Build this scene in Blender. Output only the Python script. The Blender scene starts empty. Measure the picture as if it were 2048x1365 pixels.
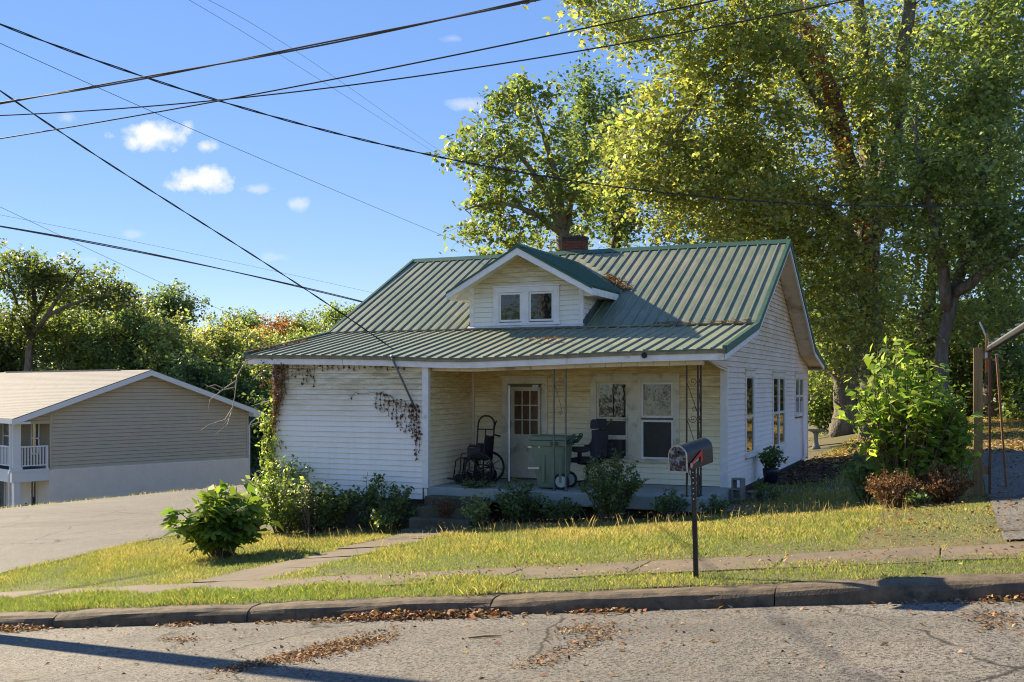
import bpy, math, random
import numpy as np
from mathutils import Vector, Matrix
random.seed(7); rng = np.random.default_rng(7)
sc = bpy.context.scene
col = sc.collection
R = math.radians
# ------------------------------------------------------------------ camera, sky, sun, exposure
# world axes: X along the house front (to its right), Y into the lot, Z up; the street runs along X and climbs with X
TH = R(23.2)
CAM = np.array([3.974, -19.22, 1.68]); FPX = 2100.0; HZ = 768.0
cam = bpy.data.cameras.new('camera'); cam_o = bpy.data.objects.new('camera', cam); col.objects.link(cam_o)
cam_o.location = CAM; cam_o.rotation_euler = (R(90), 0, TH)
cam.sensor_width = 36; cam.lens = 36 * FPX / 2048; cam.shift_y = (HZ - 682.5) / 2048
cam.clip_start = 0.1; cam.clip_end = 4000
sc.camera = cam_o
SUN = Vector((-2.0, 0.66, 1.0)).normalized()          # towards the sun
SUN_EL = math.asin(SUN.z); SUN_AZ = math.atan2(SUN.x, SUN.y)   # azimuth from +Y towards +X
world = bpy.data.worlds.new('World'); sc.world = world; world.use_nodes = True
wn = world.node_tree; wn.nodes.clear()
sky = wn.nodes.new('ShaderNodeTexSky'); sky.sky_type = 'NISHITA'; sky.sun_disc = False
sky.sun_elevation = SUN_EL; sky.sun_rotation = SUN_AZ
sky.altitude = 200; sky.air_density = 0.65; sky.dust_density = 0.0; sky.ozone_density = 3.0
bgn = wn.nodes.new('ShaderNodeBackground'); bgn.inputs['Strength'].default_value = 0.15
wout = wn.nodes.new('ShaderNodeOutputWorld')
wn.links.new(bgn.outputs[0], wout.inputs[0])
FW = np.array([-math.sin(TH), math.cos(TH), 0.0]); RT = np.array([math.cos(TH), math.sin(TH), 0.0])
def sky_clouds():
    """a few fair-weather clouds, fixed in compass direction"""
    N, L = wn.nodes, wn.links
    def math_(op, a, b=None, clamp=False):
        m = N.new('ShaderNodeMath'); m.operation = op; m.use_clamp = clamp
        for i, x in enumerate((a, b)):
            if x is None: continue
            if isinstance(x, (int, float)): m.inputs[i].default_value = x
            else: L.new(x, m.inputs[i])
        return m.outputs[0]
    tc = N.new('ShaderNodeTexCoord')
    def dot(v):
        d = N.new('ShaderNodeVectorMath'); d.operation = 'DOT_PRODUCT'
        L.new(tc.outputs['Generated'], d.inputs[0]); d.inputs[1].default_value = tuple(v); return d.outputs['Value']
    f_ = math_('MAXIMUM', dot(FW), 0.05)
    a = math_('DIVIDE', dot(RT), f_); b = math_('DIVIDE', dot((0, 0, 1)), f_)
    cb = N.new('ShaderNodeCombineXYZ'); L.new(a, cb.inputs[0]); L.new(b, cb.inputs[1])
    nz = N.new('ShaderNodeTexNoise'); nz.inputs['Scale'].default_value = 42; nz.inputs['Detail'].default_value = 6
    nz.inputs['Roughness'].default_value = 0.62
    L.new(cb.outputs[0], nz.inputs['Vector'])
    tot = None
    for (px, py, rx, ry, st) in ((305, 275, 86, 30, 1.0), (262, 283, 38, 24, .9), (375, 258, 16, 20, .55), (410, 294, 30, 17, .8), (396, 364, 74, 28, 1.0),
                                 (416, 352, 42, 22, .9), (510, 378, 34, 13, .42), (600, 408, 28, 15, .5), (940, 210, 44, 16, .42),
                                 (135, 236, 26, 12, .3), (130, 520, 60, 10, .4), (545, 515, 36, 12, .22), (270, 470, 30, 10, .25), (905, 78, 24, 10, .22)):
        a0, b0 = (px - 1024) / FPX, (HZ - py) / FPX
        da = math_('DIVIDE', math_('SUBTRACT', a, a0), rx * 1.05 / FPX); db = math_('DIVIDE', math_('SUBTRACT', b, b0), ry * 1.05 / FPX)
        r = math_('SQRT', math_('ADD', math_('MULTIPLY', da, da), math_('MULTIPLY', db, db)))
        m = math_('MULTIPLY', math_('SUBTRACT', 1.0, r), 1.0)
        m = math_('ADD', m, math_('MULTIPLY', math_('SUBTRACT', nz.outputs['Fac'], 0.52), 2.3))
        m = math_('MULTIPLY', math_('MULTIPLY', m, 1.5, True), st * .95)
        # hold to the neighbourhood of the blob
        m = math_('MULTIPLY', m, math_('MULTIPLY', math_('SUBTRACT', 1.7, r), 1.6, True))
        tot = m if tot is None else math_('MAXIMUM', tot, m)
    mx = N.new('ShaderNodeMix'); mx.data_type = 'RGBA'
    L.new(tot, mx.inputs[0])
    hs = N.new('ShaderNodeHueSaturation'); hs.inputs['Saturation'].default_value = SKY_SAT; hs.inputs['Value'].default_value = 1.0; hs.inputs['Hue'].default_value = .519
    gm = N.new('ShaderNodeGamma'); gm.inputs['Gamma'].default_value = SKY_GAMMA
    L.new(sky.outputs[0], gm.inputs[0]); L.new(gm.outputs[0], hs.inputs['Color'])
    L.new(hs.outputs[0], mx.inputs['A']); mx.inputs['B'].default_value = (1.9, 1.92, 1.95, 1)
    L.new(mx.outputs['Result'], bgn.inputs['Color'])
SKY_SAT = 2.0; SKY_GAMMA = 0.36
sky_clouds()
sun = bpy.data.lights.new('sun', 'SUN'); sun.energy = 3.9; sun.angle = R(0.5); sun.color = (1, .85, .60)
sun_o = bpy.data.objects.new('sun', sun); col.objects.link(sun_o); sun_o.location = (-30, 10, 20)
sun_o.rotation_euler = SUN.to_track_quat('Z', 'Y').to_euler()
vs = sc.view_settings; vs.view_transform = 'Standard'; vs.look = 'None'; vs.gamma = 1; vs.use_curve_mapping = False
vs.exposure = 1.88
sc.render.engine = 'CYCLES'; sc.cycles.use_denoising = True; sc.cycles.max_bounces = 8; sc.cycles.diffuse_bounces = 6
sc.cycles.transparent_max_bounces = 8; sc.cycles.caustics_reflective = False; sc.cycles.caustics_refractive = False
sc.cycles.sample_clamp_indirect = 12; sc.cycles.filter_width = 1.1

def at(px, py, Y):
    """a point on the line of sight through photograph pixel px,py at Y metres of depth"""
    return CAM + Y * FW + Y * (px - 1024) / FPX * RT + np.array([0, 0, -(py - HZ) / FPX * Y])
# ------------------------------------------------------------------ helpers
class MB:
    def __init__(s): s.v = []; s.f = []
    def add(s, v, f):
        o = len(s.v); s.v += [tuple(map(float, p)) for p in v]; s.f += [tuple(i + o for i in q) for q in f]; return s
    def box(s, x0, x1, y0, y1, z0, z1):
        return s.hexa([(x0, y0, z0), (x1, y0, z0), (x1, y1, z0), (x0, y1, z0), (x0, y0, z1), (x1, y0, z1), (x1, y1, z1), (x0, y1, z1)])
    def hexa(s, p): return s.add(p, [(0, 3, 2, 1), (4, 5, 6, 7), (0, 1, 5, 4), (1, 2, 6, 5), (2, 3, 7, 6), (3, 0, 4, 7)])
    def bar(s, a, b, w, h, up=(0, 0, 1)):
        a, b = np.array(a, float), np.array(b, float); d = b - a; d /= np.linalg.norm(d)
        x = np.cross(d, up); n = np.linalg.norm(x)
        if n < 1e-4: x = np.cross(d, (0, 1, 0)); n = np.linalg.norm(x)
        x /= n; y = np.cross(x, d)
        q = [(-1, -1), (1, -1), (1, 1), (-1, 1)]
        return s.hexa([a + x * i * w / 2 + y * j * h / 2 for i, j in q] + [b + x * i * w / 2 + y * j * h / 2 for i, j in q])
    def tube(s, pts, r, k=8, cap=True):
        P = np.array(pts, float); n = len(P); r = np.full(n, r, float) if np.isscalar(r) else np.array(r, float)
        T = np.gradient(P, axis=0); T /= np.linalg.norm(T, axis=1)[:, None] + 1e-9
        ref = np.array([0, 0, 1.]) if abs(T[:, 2]).mean() < .75 else np.array([1., 0.1, 0])
        A = np.cross(T, ref); A /= np.linalg.norm(A, axis=1)[:, None] + 1e-9; B = np.cross(T, A)
        th = np.arange(k) * 2 * math.pi / k
        ring = P[:, None] + r[:, None, None] * (np.cos(th)[None, :, None] * A[:, None] + np.sin(th)[None, :, None] * B[:, None])
        f = [(i * k + j, i * k + (j + 1) % k, (i + 1) * k + (j + 1) % k, (i + 1) * k + j) for i in range(n - 1) for j in range(k)]
        if cap: f += [tuple(range(k))[::-1], tuple(range((n - 1) * k, n * k))]
        return s.add(ring.reshape(-1, 3), f)
    def ring(s, c, ax, R_, r, k=24, m=8):
        c = np.array(c, float); ax = np.array(ax, float); ax /= np.linalg.norm(ax)
        a = np.cross(ax, (0, 0, 1)); 
        if np.linalg.norm(a) < .01: a = np.array([1., 0, 0])
        a /= np.linalg.norm(a); b = np.cross(ax, a); v = []; f = []
        for i in range(k):
            t = 2 * math.pi * i / k; d = a * math.cos(t) + b * math.sin(t)
            for j in range(m):
                q = 2 * math.pi * j / m; v.append(c + d * (R_ + r * math.cos(q)) + ax * r * math.sin(q))
        for i in range(k):
            for j in range(m):
                f.append((i * m + j, i * m + (j + 1) % m, ((i + 1) % k) * m + (j + 1) % m, ((i + 1) % k) * m + j))
        return s.add(v, f)
    def disc(s, c, ax, r, t, k=20):
        c = np.array(c, float); ax = np.array(ax, float); ax /= np.linalg.norm(ax)
        return s.tube([c - ax * t / 2, c + ax * t / 2], r, k)
    def prism(s, poly, n, t):
        """closed polygon (3-D points) extruded by t along n"""
        n = np.array(n, float) * t; k = len(poly); p = [np.array(q, float) for q in poly]
        return s.add(p + [q + n for q in p], [tuple(range(k))[::-1], tuple(range(k, 2 * k))] + [(i, (i + 1) % k, k + (i + 1) % k, k + i) for i in range(k)])
    def sheet(s, xs, ys, fz):
        o = []; nx = len(xs); ny = len(ys)
        X, Y = np.meshgrid(xs, ys); Zg = fz(X, Y)
        return s.add(np.stack([X, Y, Zg], -1).reshape(-1, 3), [(j * nx + i, j * nx + i + 1, (j + 1) * nx + i + 1, (j + 1) * nx + i) for j in range(ny - 1) for i in range(nx - 1)])
    def mesh(s, name, m, smooth=False):
        me = bpy.data.meshes.new(name); me.from_pydata(s.v, [], s.f); me.update()
        if m: me.materials.append(m)
        if smooth: me.shade_smooth()
        return me
    def build(s, name, m, parent=None, smooth=False, bevel=0):
        o = bpy.data.objects.new(name, s.mesh(name, m, smooth)); col.objects.link(o)
        if parent: put(o, parent)
        if bevel:
            b = o.modifiers.new('bevel', 'BEVEL'); b.width = bevel; b.segments = 2; b.limit_method = 'ANGLE'
        return o
BASE = {}
def wpos(o):
    return BASE.get(o.name, Vector((0, 0, 0)))
def put(o, parent):
    """child made in world coordinates; parents only ever translate"""
    o.parent = parent; o.location = -wpos(parent)
def thing(name, label, cat, loc=(0, 0, 0), group=None, kind=None):
    e = bpy.data.objects.new(name, None); col.objects.link(e); e.location = loc; BASE[e.name] = Vector(loc); e.empty_display_size = .1
    return tag(e, label, cat, group, kind)
def tag(o, label=None, cat=None, group=None, kind=None):
    for k, v in (('label', label), ('category', cat), ('group', group), ('kind', kind)):
        if v: o[k] = v
    return o
def inst(name, me, parent, loc, rot=(0, 0, 0), scale=(1, 1, 1)):
    o = bpy.data.objects.new(name, me); col.objects.link(o)
    base = Vector((0, 0, 0))
    if parent: o.parent = parent; base = wpos(parent)
    o.location = Vector(loc) - base; o.rotation_euler = rot; o.scale = scale
    return o
# ------------------------------------------------------------------ materials
def newmat(name):
    m = bpy.data.materials.new(name); m.use_nodes = True; n = m.node_tree; return m, n, n.nodes['Principled BSDF']
def noise_node(n, scale, detail=4, rough=.6, stretch=None):
    t = n.nodes.new('ShaderNodeTexCoord'); z = n.nodes.new('ShaderNodeTexNoise'); z.inputs['Scale'].default_value = scale
    z.inputs['Detail'].default_value = detail; z.inputs['Roughness'].default_value = rough
    if stretch:
        mp = n.nodes.new('ShaderNodeMapping'); mp.inputs['Scale'].default_value = stretch
        n.links.new(t.outputs['Object'], mp.inputs[0]); n.links.new(mp.outputs[0], z.inputs['Vector'])
    else: n.links.new(t.outputs['Object'], z.inputs['Vector'])
    return z
def ramp(n, src, a, b):
    r = n.nodes.new('ShaderNodeMapRange'); r.inputs['From Min'].default_value = a; r.inputs['From Max'].default_value = b
    n.links.new(src, r.inputs['Value']); return r.outputs['Result']
def mixc(n, fac, a, b):
    m = n.nodes.new('ShaderNodeMix'); m.data_type = 'RGBA'
    if isinstance(fac, float): m.inputs[0].default_value = fac
    else: n.links.new(fac, m.inputs[0])
    for s, x in (('A', a), ('B', b)):
        if isinstance(x, tuple): m.inputs[s].default_value = (*x[:3], 1)
        else: n.links.new(x, m.inputs[s])
    return m.outputs['Result']
def mul(n, a, b):
    m = n.nodes.new('ShaderNodeMath'); m.operation = 'MULTIPLY'; m.use_clamp = True
    for i, x in enumerate((a, b)):
        if isinstance(x, float): m.inputs[i].default_value = x
        else: n.links.new(x, m.inputs[i])
    return m.outputs[0]
def bump(n, p, src, strength, dist):
    b = n.nodes.new('ShaderNodeBump'); b.inputs['Strength'].default_value = strength; b.inputs['Distance'].default_value = dist
    n.links.new(src, b.inputs['Height']); n.links.new(b.outputs[0], p.inputs['Normal'])
def mat(name, c1, c2=None, scale=3., rough=.7, lo=.35, hi=.65, bmp=0., bscale=40., bd=.01, metal=0., spec=.4, stretch=None, c3=None, s3=1., lo3=.5, hi3=.7):
    m, n, p = newmat(name)
    p.inputs['Roughness'].default_value = rough; p.inputs['Metallic'].default_value = metal; p.inputs['Specular IOR Level'].default_value = spec
    if c2:
        z = noise_node(n, scale, 6, .65, stretch); c = mixc(n, ramp(n, z.outputs['Fac'], lo, hi), c1, c2)
        if c3: c = mixc(n, ramp(n, noise_node(n, s3, 5, .6, stretch).outputs['Fac'], lo3, hi3), c, c3)
        n.links.new(c, p.inputs['Base Color'])
    else: p.inputs['Base Color'].default_value = (*c1, 1)
    if bmp: bump(n, p, noise_node(n, bscale, 3).outputs['Fac'], bmp, bd)
    return m
def siding_mat(name, clean, dirt, z0, z1, amount, low=None, seed=0.):
    """painted clapboard with mildew and grime that gathers in uneven patches under the eaves"""
    m, n, p = newmat(name); p.inputs['Roughness'].default_value = .55; p.inputs['Specular IOR Level'].default_value = .3
    t = n.nodes.new('ShaderNodeTexCoord'); sx = n.nodes.new('ShaderNodeSeparateXYZ'); n.links.new(t.outputs['Object'], sx.inputs[0])
    zz = ramp(n, sx.outputs['Z'], z0, z1)
    a = noise_node(n, 1.1, 5, .65, (.8, .8, 2.2)); a.inputs['Vector'].default_value = (seed, 0, 0)
    f1 = mul(n, zz, ramp(n, a.outputs['Fac'], .2, .55)); f0_ = f1
    sc_ = noise_node(n, 9, 4, .7, (.35, .35, 2.5))
    f2 = mul(n, mul(n, f1, ramp(n, sc_.outputs['Fac'], .3, .62)), amount)
    base = mixc(n, ramp(n, noise_node(n, .9, 4).outputs['Fac'], .35, .7), clean, low or tuple(x * .93 for x in clean))
    vs_ = noise_node(n, 14, 3, .6, (1, 1, .06))
    base = mixc(n, mul(n, ramp(n, vs_.outputs['Fac'], .5, .8), .35), base, tuple(x * .75 for x in clean))
    base = mixc(n, mul(n, f0_, .95), base, (clean[0] * .95, clean[1] * .82, clean[2] * .50))
    n.links.new(mixc(n, f2, base, dirt), p.inputs['Base Color'])
    bump(n, p, noise_node(n, 30, 3, .6, (.3, .3, 3)).outputs['Fac'], .08, .01)
    return m
def leafmat(name, trans=.45, rough=.45, spec=.35, warm=1.5):
    m, n, p = newmat(name); a = n.nodes.new('ShaderNodeAttribute'); a.attribute_name = 'col'
    n.links.new(a.outputs['Color'], p.inputs['Base Color']); p.inputs['Roughness'].default_value = rough; p.inputs['Specular IOR Level'].default_value = spec
    tr = n.nodes.new('ShaderNodeBsdfTranslucent'); g = n.nodes.new('ShaderNodeMix'); g.data_type = 'RGBA'; g.blend_type = 'MULTIPLY'; g.inputs[0].default_value = 1
    n.links.new(a.outputs['Color'], g.inputs['A']); g.inputs['B'].default_value = (warm * 1.0, warm * 1.05, warm * .6, 1); n.links.new(g.outputs['Result'], tr.inputs['Color'])
    mx = n.nodes.new('ShaderNodeMixShader'); mx.inputs[0].default_value = trans
    n.links.new(p.outputs[0], mx.inputs[1]); n.links.new(tr.outputs[0], mx.inputs[2]); n.links.new(mx.outputs[0], n.nodes['Material Output'].inputs['Surface'])
    return m
M = {}
M['leaf'] = leafmat('leaf', .5, warm=1.75); M['grass'] = leafmat('grass_blade', .45, .6, .2, 1.3); M['litter'] = leafmat('dry_leaf', .15, .8, .2, 1.2)
M['bigleaf'] = leafmat('glossy_leaf', .45, .6, .12, 2.0)
def asphalt(name, c1, c2, dark):
    m, n, p = newmat(name); p.inputs['Roughness'].default_value = .85; p.inputs['Specular IOR Level'].default_value = .25
    big = noise_node(n, .35, 5); fine = noise_node(n, 34, 4, .75); v = n.nodes.new('ShaderNodeTexVoronoi'); v.inputs['Scale'].default_value = 45
    t = n.nodes.new('ShaderNodeTexCoord'); n.links.new(t.outputs['Object'], v.inputs['Vector'])
    c = mixc(n, ramp(n, big.outputs['Fac'], .35, .65), c1, c2)
    c = mixc(n, mul(n, ramp(n, fine.outputs['Fac'], .48, .58), .95), c, dark); md = noise_node(n, 6, 4, .7); c = mixc(n, mul(n, ramp(n, md.outputs['Fac'], .5, .7), .4), c, dark)
    c = mixc(n, mul(n, ramp(n, v.outputs['Distance'], .35, .1), .4), c, tuple(min(1, x * 1.7) for x in c1))
    ln = noise_node(n, .9, 4, .6, (.12, 1.3, 1)); c = mixc(n, mul(n, ramp(n, ln.outputs['Fac'], .5, .68), .45), c, tuple(x * .55 for x in c2))
    st_ = noise_node(n, .8, 5, .7); c = mixc(n, mul(n, ramp(n, st_.outputs['Fac'], .58, .7), .5), c, dark); tn = noise_node(n, 2.2, 4, .7); c = mixc(n, mul(n, ramp(n, tn.outputs['Fac'], .55, .75), .4), c, (c1[0] * 1.25, c1[1] * 1.1, c1[2] * .85))
    # hairline cracks
    wob = noise_node(n, 1.3, 4); mp = n.nodes.new('ShaderNodeMix'); mp.data_type = 'RGBA'; mp.inputs[0].default_value = .3
    n.links.new(t.outputs['Object'], mp.inputs['A']); n.links.new(wob.outputs['Color'], mp.inputs['B'])
    cr = n.nodes.new('ShaderNodeTexVoronoi'); cr.feature = 'DISTANCE_TO_EDGE'; cr.inputs['Scale'].default_value = .55; n.links.new(mp.outputs['Result'], cr.inputs['Vector'])
    gate = ramp(n, noise_node(n, .5, 3).outputs['Fac'], .42, .5)
    c = mixc(n, mul(n, mul(n, ramp(n, cr.outputs['Distance'], .009, .002), gate), .8), c, tuple(x * .3 for x in dark))
    n.links.new(c, p.inputs['Base Color']); bump(n, p, fine.outputs['Fac'], .9, .02)
    return m
M['road'] = asphalt('street_asphalt', (.225, .205, .176), (.172, .158, .137), (.045, .040, .035))
M['drive'] = asphalt('drive_asphalt', (.180, .166, .150), (.142, .131, .118), (.07, .064, .057))
M['soil'] = mat('lawn_soil', (.075, .075, .028), (.12, .105, .045), 2.2, .95, bmp=.5, bscale=30, bd=.03, c3=(.13, .09, .045), s3=.7, lo3=.5, hi3=.68)
M['dirt'] = mat('bare_earth', (.10, .06, .035), (.05, .032, .02), 5, .95, bmp=.6, bscale=20, bd=.04)
M['concrete'] = mat('old_concrete', (.165, .125, .082), (.115, .088, .06), 2.5, .9, bmp=.35, bscale=45, bd=.01, c3=(.13, .105, .08), s3=6, lo3=.52, hi3=.7)
M['kerb'] = mat('kerb_concrete', (.17, .125, .08), (.085, .062, .04), 6, .92, bmp=.7, bscale=60, bd=.012, c3=(.05, .045, .035), s3=9, lo3=.5, hi3=.72)
M['step'] = mat('mossy_concrete', (.14, .12, .085), (.06, .06, .03), 4, .95, bmp=.6, bscale=30, bd=.02)
M['slab'] = mat('grey_green_porch_paint', (.26, .30, .27), (.33, .34, .30), 2, .8, bmp=.3, bscale=40, bd=.01, c3=(.34, .33, .30), s3=3.5, lo3=.58, hi3=.66)
M['side_front'] = siding_mat('white_clapboard', (.93, .87, .79), (.30, .25, .14), .9, 1.9, .85, (.90, .83, .74))
M['side_porch'] = siding_mat('cream_clapboard', (.94, .85, .62), (.36, .25, .12), .0, 1.7, .7, (.91, .80, .54), 3.)
M['side_gable'] = siding_mat('pinkish_white_clapboard', (.93, .79, .70), (.40, .25, .13), .6, 3.2, .6, (.90, .74, .65), 7.)
M['side_dormer'] = siding_mat('ivory_clapboard', (.86, .82, .70), (.34, .28, .16), 3.4, 4.0, .8, (.76, .72, .60), 5.)
M['trim'] = mat('weathered_white_trim', (.86, .82, .76), (.74, .70, .64), 5, .6, bmp=.15, bscale=30, c3=(.36, .33, .26), s3=3, lo3=.62, hi3=.8)
M['old_trim'] = mat('grimy_cream_trim', (.74, .68, .51), (.62, .56, .41), 6, .7, bmp=.2, bscale=30, c3=(.30, .25, .15), s3=4, lo3=.55, hi3=.78)
M['wall_core'] = mat('painted_seam_shade', (.20, .155, .09), rough=.95)  # shade under each board lap is put into this dark core colour
M['soffit'] = mat('stained_soffit', (.80, .71, .56), (.70, .60, .45), 2, .8, c3=(.30, .22, .13), s3=1.2, lo3=.55, hi3=.75)
def roofmat():
    m, n, p = newmat('green_metal_roofing'); p.inputs['Specular IOR Level'].default_value = .95; p.inputs['Sheen Weight'].default_value = .10; p.inputs['Sheen Roughness'].default_value = .5; p.inputs['Sheen Tint'].default_value = (.95, .96, .62, 1)
    c = mixc(n, ramp(n, noise_node(n, 1.2, 5).outputs['Fac'], .35, .7), (.060, .105, .062), (.085, .125, .075))
    bg_ = noise_node(n, .55, 4); c = mixc(n, mul(n, ramp(n, bg_.outputs['Fac'], .48, .7), .6), c, (.30, .24, .17)); st = noise_node(n, 11, 4, .6, (1.3, .12, .12))
    c = mixc(n, mul(n, ramp(n, st.outputs['Fac'], .42, .75), .55), c, (.25, .205, .14))
    n.links.new(c, p.inputs['Base Color'])
    r = ramp(n, noise_node(n, 2.5, 4).outputs['Fac'], .3, .7); rr = n.nodes.new('ShaderNodeMapRange'); rr.inputs['To Min'].default_value = .48; rr.inputs['To Max'].default_value = .64
    n.links.new(r, rr.inputs['Value']); n.links.new(rr.outputs[0], p.inputs['Roughness'])
    bump(n, p, noise_node(n, 3, 3).outputs['Fac'], .12, .03)
    return m
M['roof'] = roofmat()
M['roof_trim'] = mat('green_metal_trim', (.045, .105, .07), (.06, .125, .08), 4, .5, spec=.3)
M['drip'] = mat('stained_drip_edge', (.30, .25, .15), (.17, .13, .07), 5, .6)
M['flash'] = mat('white_flashing', (.72, .73, .74), (.55, .56, .56), 6, .45)
def glassmat(name, c, rough=.03, wav=.015):
    m, n, p = newmat(name); p.inputs['Base Color'].default_value = (*c, 1); p.inputs['Roughness'].default_value = rough
    p.inputs['Specular IOR Level'].default_value = .9; p.inputs['Coat Weight'].default_value = .4; p.inputs['Coat Roughness'].default_value = .02
    bump(n, p, noise_node(n, 3.5, 2).outputs['Fac'], wav, .2); return m
M['glass'] = glassmat('dark_window_glass', (.012, .014, .014)); M['glass_door'] = mat('dusty_door_glass', (.11, .06, .035), (.20, .12, .06), 5, .15, spec=.6)
M['screen'] = mat('window_screen', (.035, .034, .028), (.05, .047, .037), 3, .6)
M['brick'] = mat('red_brick', (.20, .065, .035), (.13, .045, .03), 8, .9, bmp=.4, bscale=50); M['brick_dark'] = mat('sooty_mortar', (.05, .035, .03), (.09, .06, .05), 6, .95)
M['iron'] = mat('grey_painted_iron', (.17, .17, .165), (.11, .10, .09), 9, .5, metal=.3); M['iron_brown'] = mat('rusty_brown_iron', (.060, .038, .028), (.09, .05, .03), 9, .6, metal=.2)
M['black'] = mat('black_plastic', (.012, .012, .014), rough=.45); M['blackmetal'] = mat('black_metal', (.018, .02, .02), (.03, .03, .03), 12, .4, metal=.4)
M['fabric'] = mat('charcoal_fabric', (.035, .035, .045), (.05, .048, .058), 20, .9, bmp=.3, bscale=80); M['vinyl'] = mat('navy_black_vinyl', (.010, .011, .016), rough=.5)
M['cart'] = mat('green_cart_plastic', (.15, .185, .11), (.17, .205, .125), 3, .55, bmp=.05, bscale=10); M['cart_dark'] = mat('dark_green_plastic', (.035, .075, .045), rough=.5)
M['steel'] = mat('galvanised_steel', (.45, .46, .46), (.33, .33, .32), 9, .35, metal=.8); M['rubber'] = mat('tyre_rubber', (.015, .015, .016), (.03, .03, .03), 20, .8)
M['hub'] = mat('pale_plastic_hub', (.42, .44, .38), rough=.6); M['wood'] = mat('tan_timber', (.36, .22, .10), (.26, .15, .06), 3, .8, stretch=(9, 9, .6), bmp=.2, bscale=40)
M['wood_red'] = mat('reddish_board', (.20, .075, .035), (.14, .06, .03), 3, .8, stretch=(8, 8, .5)); M['stick'] = mat('worn_broom_stick', (.30, .15, .06), (.2, .1, .05), 6, .6)
M['bark'] = mat('grey_brown_bark', (.19, .165, .135), (.085, .07, .056), 4, .95, stretch=(2.2, 2.2, .35), bmp=.9, bscale=9, bd=.08)
M['bark_pale'] = mat('pale_bark', (.26, .23, .18), (.13, .11, .08), 3, .9, stretch=(2, 2, .5), bmp=.6, bscale=9, bd=.05)
M['twig'] = mat('twig_bark', (.13, .10, .07), (.09, .065, .045), 6, .9); M['deadwood'] = mat('bleached_dead_wood', (.34, .29, .22), rough=.9)
M['pole'] = mat('creosoted_pole', (.10, .07, .05), (.06, .045, .03), 4, .9, stretch=(6, 6, .4)); M['cable'] = mat('black_cable', (.022, .021, .022), rough=.6); M['cable_grey'] = mat('weathered_cable', (.075, .068, .062), rough=.6)
M['block'] = mat('cinder_block', (.27, .25, .21), (.19, .175, .145), 12, .95, bmp=.6, bscale=70, bd=.008); M['stone'] = mat('lichened_stone', (.18, .17, .14), (.28, .28, .25), 12, .95, bmp=.5, bscale=25)
def mailbox_mat(name, c, wear, lo, hi):
    m, n, p = newmat(name); p.inputs['Specular IOR Level'].default_value = .35
    z = noise_node(n, 26, 6, .75); w = ramp(n, z.outputs['Fac'], lo, hi)
    n.links.new(mixc(n, w, c, wear), p.inputs['Base Color']); rr = n.nodes.new('ShaderNodeMapRange'); rr.inputs['To Min'].default_value = .38; rr.inputs['To Max'].default_value = .7
    n.links.new(w, rr.inputs['Value']); n.links.new(rr.outputs[0], p.inputs['Roughness']); bump(n, p, z.outputs['Fac'], .1, .01); return m
M['mailbox'] = mailbox_mat('chipped_black_enamel', (.010, .009, .009), (.10, .07, .055), .6, .7); M['mail_door'] = mailbox_mat('scratched_black_enamel', (.02, .02, .022), (.26, .27, .29), .48, .62)
M['red'] = mat('red_flag_plastic', (.55, .035, .02), (.42, .03, .02), 8, .5); M['pink'] = mat('faded_pink_rivet', (.6, .3, .27), rough=.5)
# neighbour
M['n_siding'] = mat('khaki_lap_siding', (.56, .485, .36), (.52, .445, .325), 1.5, .75); M['n_brick'] = mat('cream_painted_brick', (.92, .81, .68), (.86, .75, .62), 2, .8)
M['n_trim'] = mat('clean_white_trim', (.78, .77, .74), rough=.5); M['n_roof'] = mat('tan_shingles', (.225, .21, .195), (.18, .168, .155), 3, .9, bmp=.3, bscale=14, bd=.02, stretch=(1, 1, 1))
M['n_glass'] = glassmat('neighbour_glass', (.05, .06, .06)); M['n_floor'] = mat('grey_deck', (.09, .09, .10), rough=.8); M['n_wall'] = mat('dark_khaki_seam', (.28, .225, .15), rough=.8)
M['cushion'] = mat('maroon_wicker', (.10, .05, .04), rough=.8)
# ------------------------------------------------------------------ terrain
GU = np.array([-200, -60, -32, -20, -10.5, -8.5, -4.7, 0, 4, 8, 16, 60, 200.])
GV = np.array([-10.45, -8.7, -4.5, -2, 5, 11, 20, 30, 60, 120, 320.])
GZ = np.array([
    [-6.0, -5.0, -3.75, -2.50, -1.442, -1.213, -.778, -.24, .218, .62, 1.2, 2.5, 3],
    [-6.0, -5.0, -3.72, -2.48, -1.43, -1.21, -.79, -.255, .205, .62, 1.2, 2.5, 3],
    [-6.0, -4.9, -3.65, -2.42, -1.40, -1.22, -.87, -.40, .10, .5, 1.1, 2.5, 3],
    [-6.0, -4.8, -3.60, -2.38, -1.38, -1.27, -.93, -.56, -.04, .4, 1.0, 2.5, 3],
    [-5.5, -4.5, -3.50, -2.36, -1.36, -1.25, -.95, -.44, -.02, .3, .8, 2.0, 3],
    [-5.5, -4.3, -3.46, -2.50, -1.45, -1.3, -1.0, -.47, -.05, .2, .6, 1.8, 3],
    [-5.0, -4.0, -3.38, -2.80, -1.80, -1.6, -1.2, -.46, -.10, .2, .5, 1.5, 3],
    [-4.5, -3.6, -3.20, -3.0, -2.2, -2.0, -1.4, -.30, .10, .3, .5, 1.5, 3],
    [-4.0, -3.0, -3.0, -3.0, -2.5, -2.3, -1.6, -.2, .4, .6, .8, 1.5, 3],
    [-2.0, -1.0, -1.0, -1.0, -1.0, -1, -.6, .4, .8, 1, 1.5, 2, 4],
    [10, 12, 12, 12, 12, 12, 12, 12, 12, 12, 12, 12, 12.]])
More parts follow.
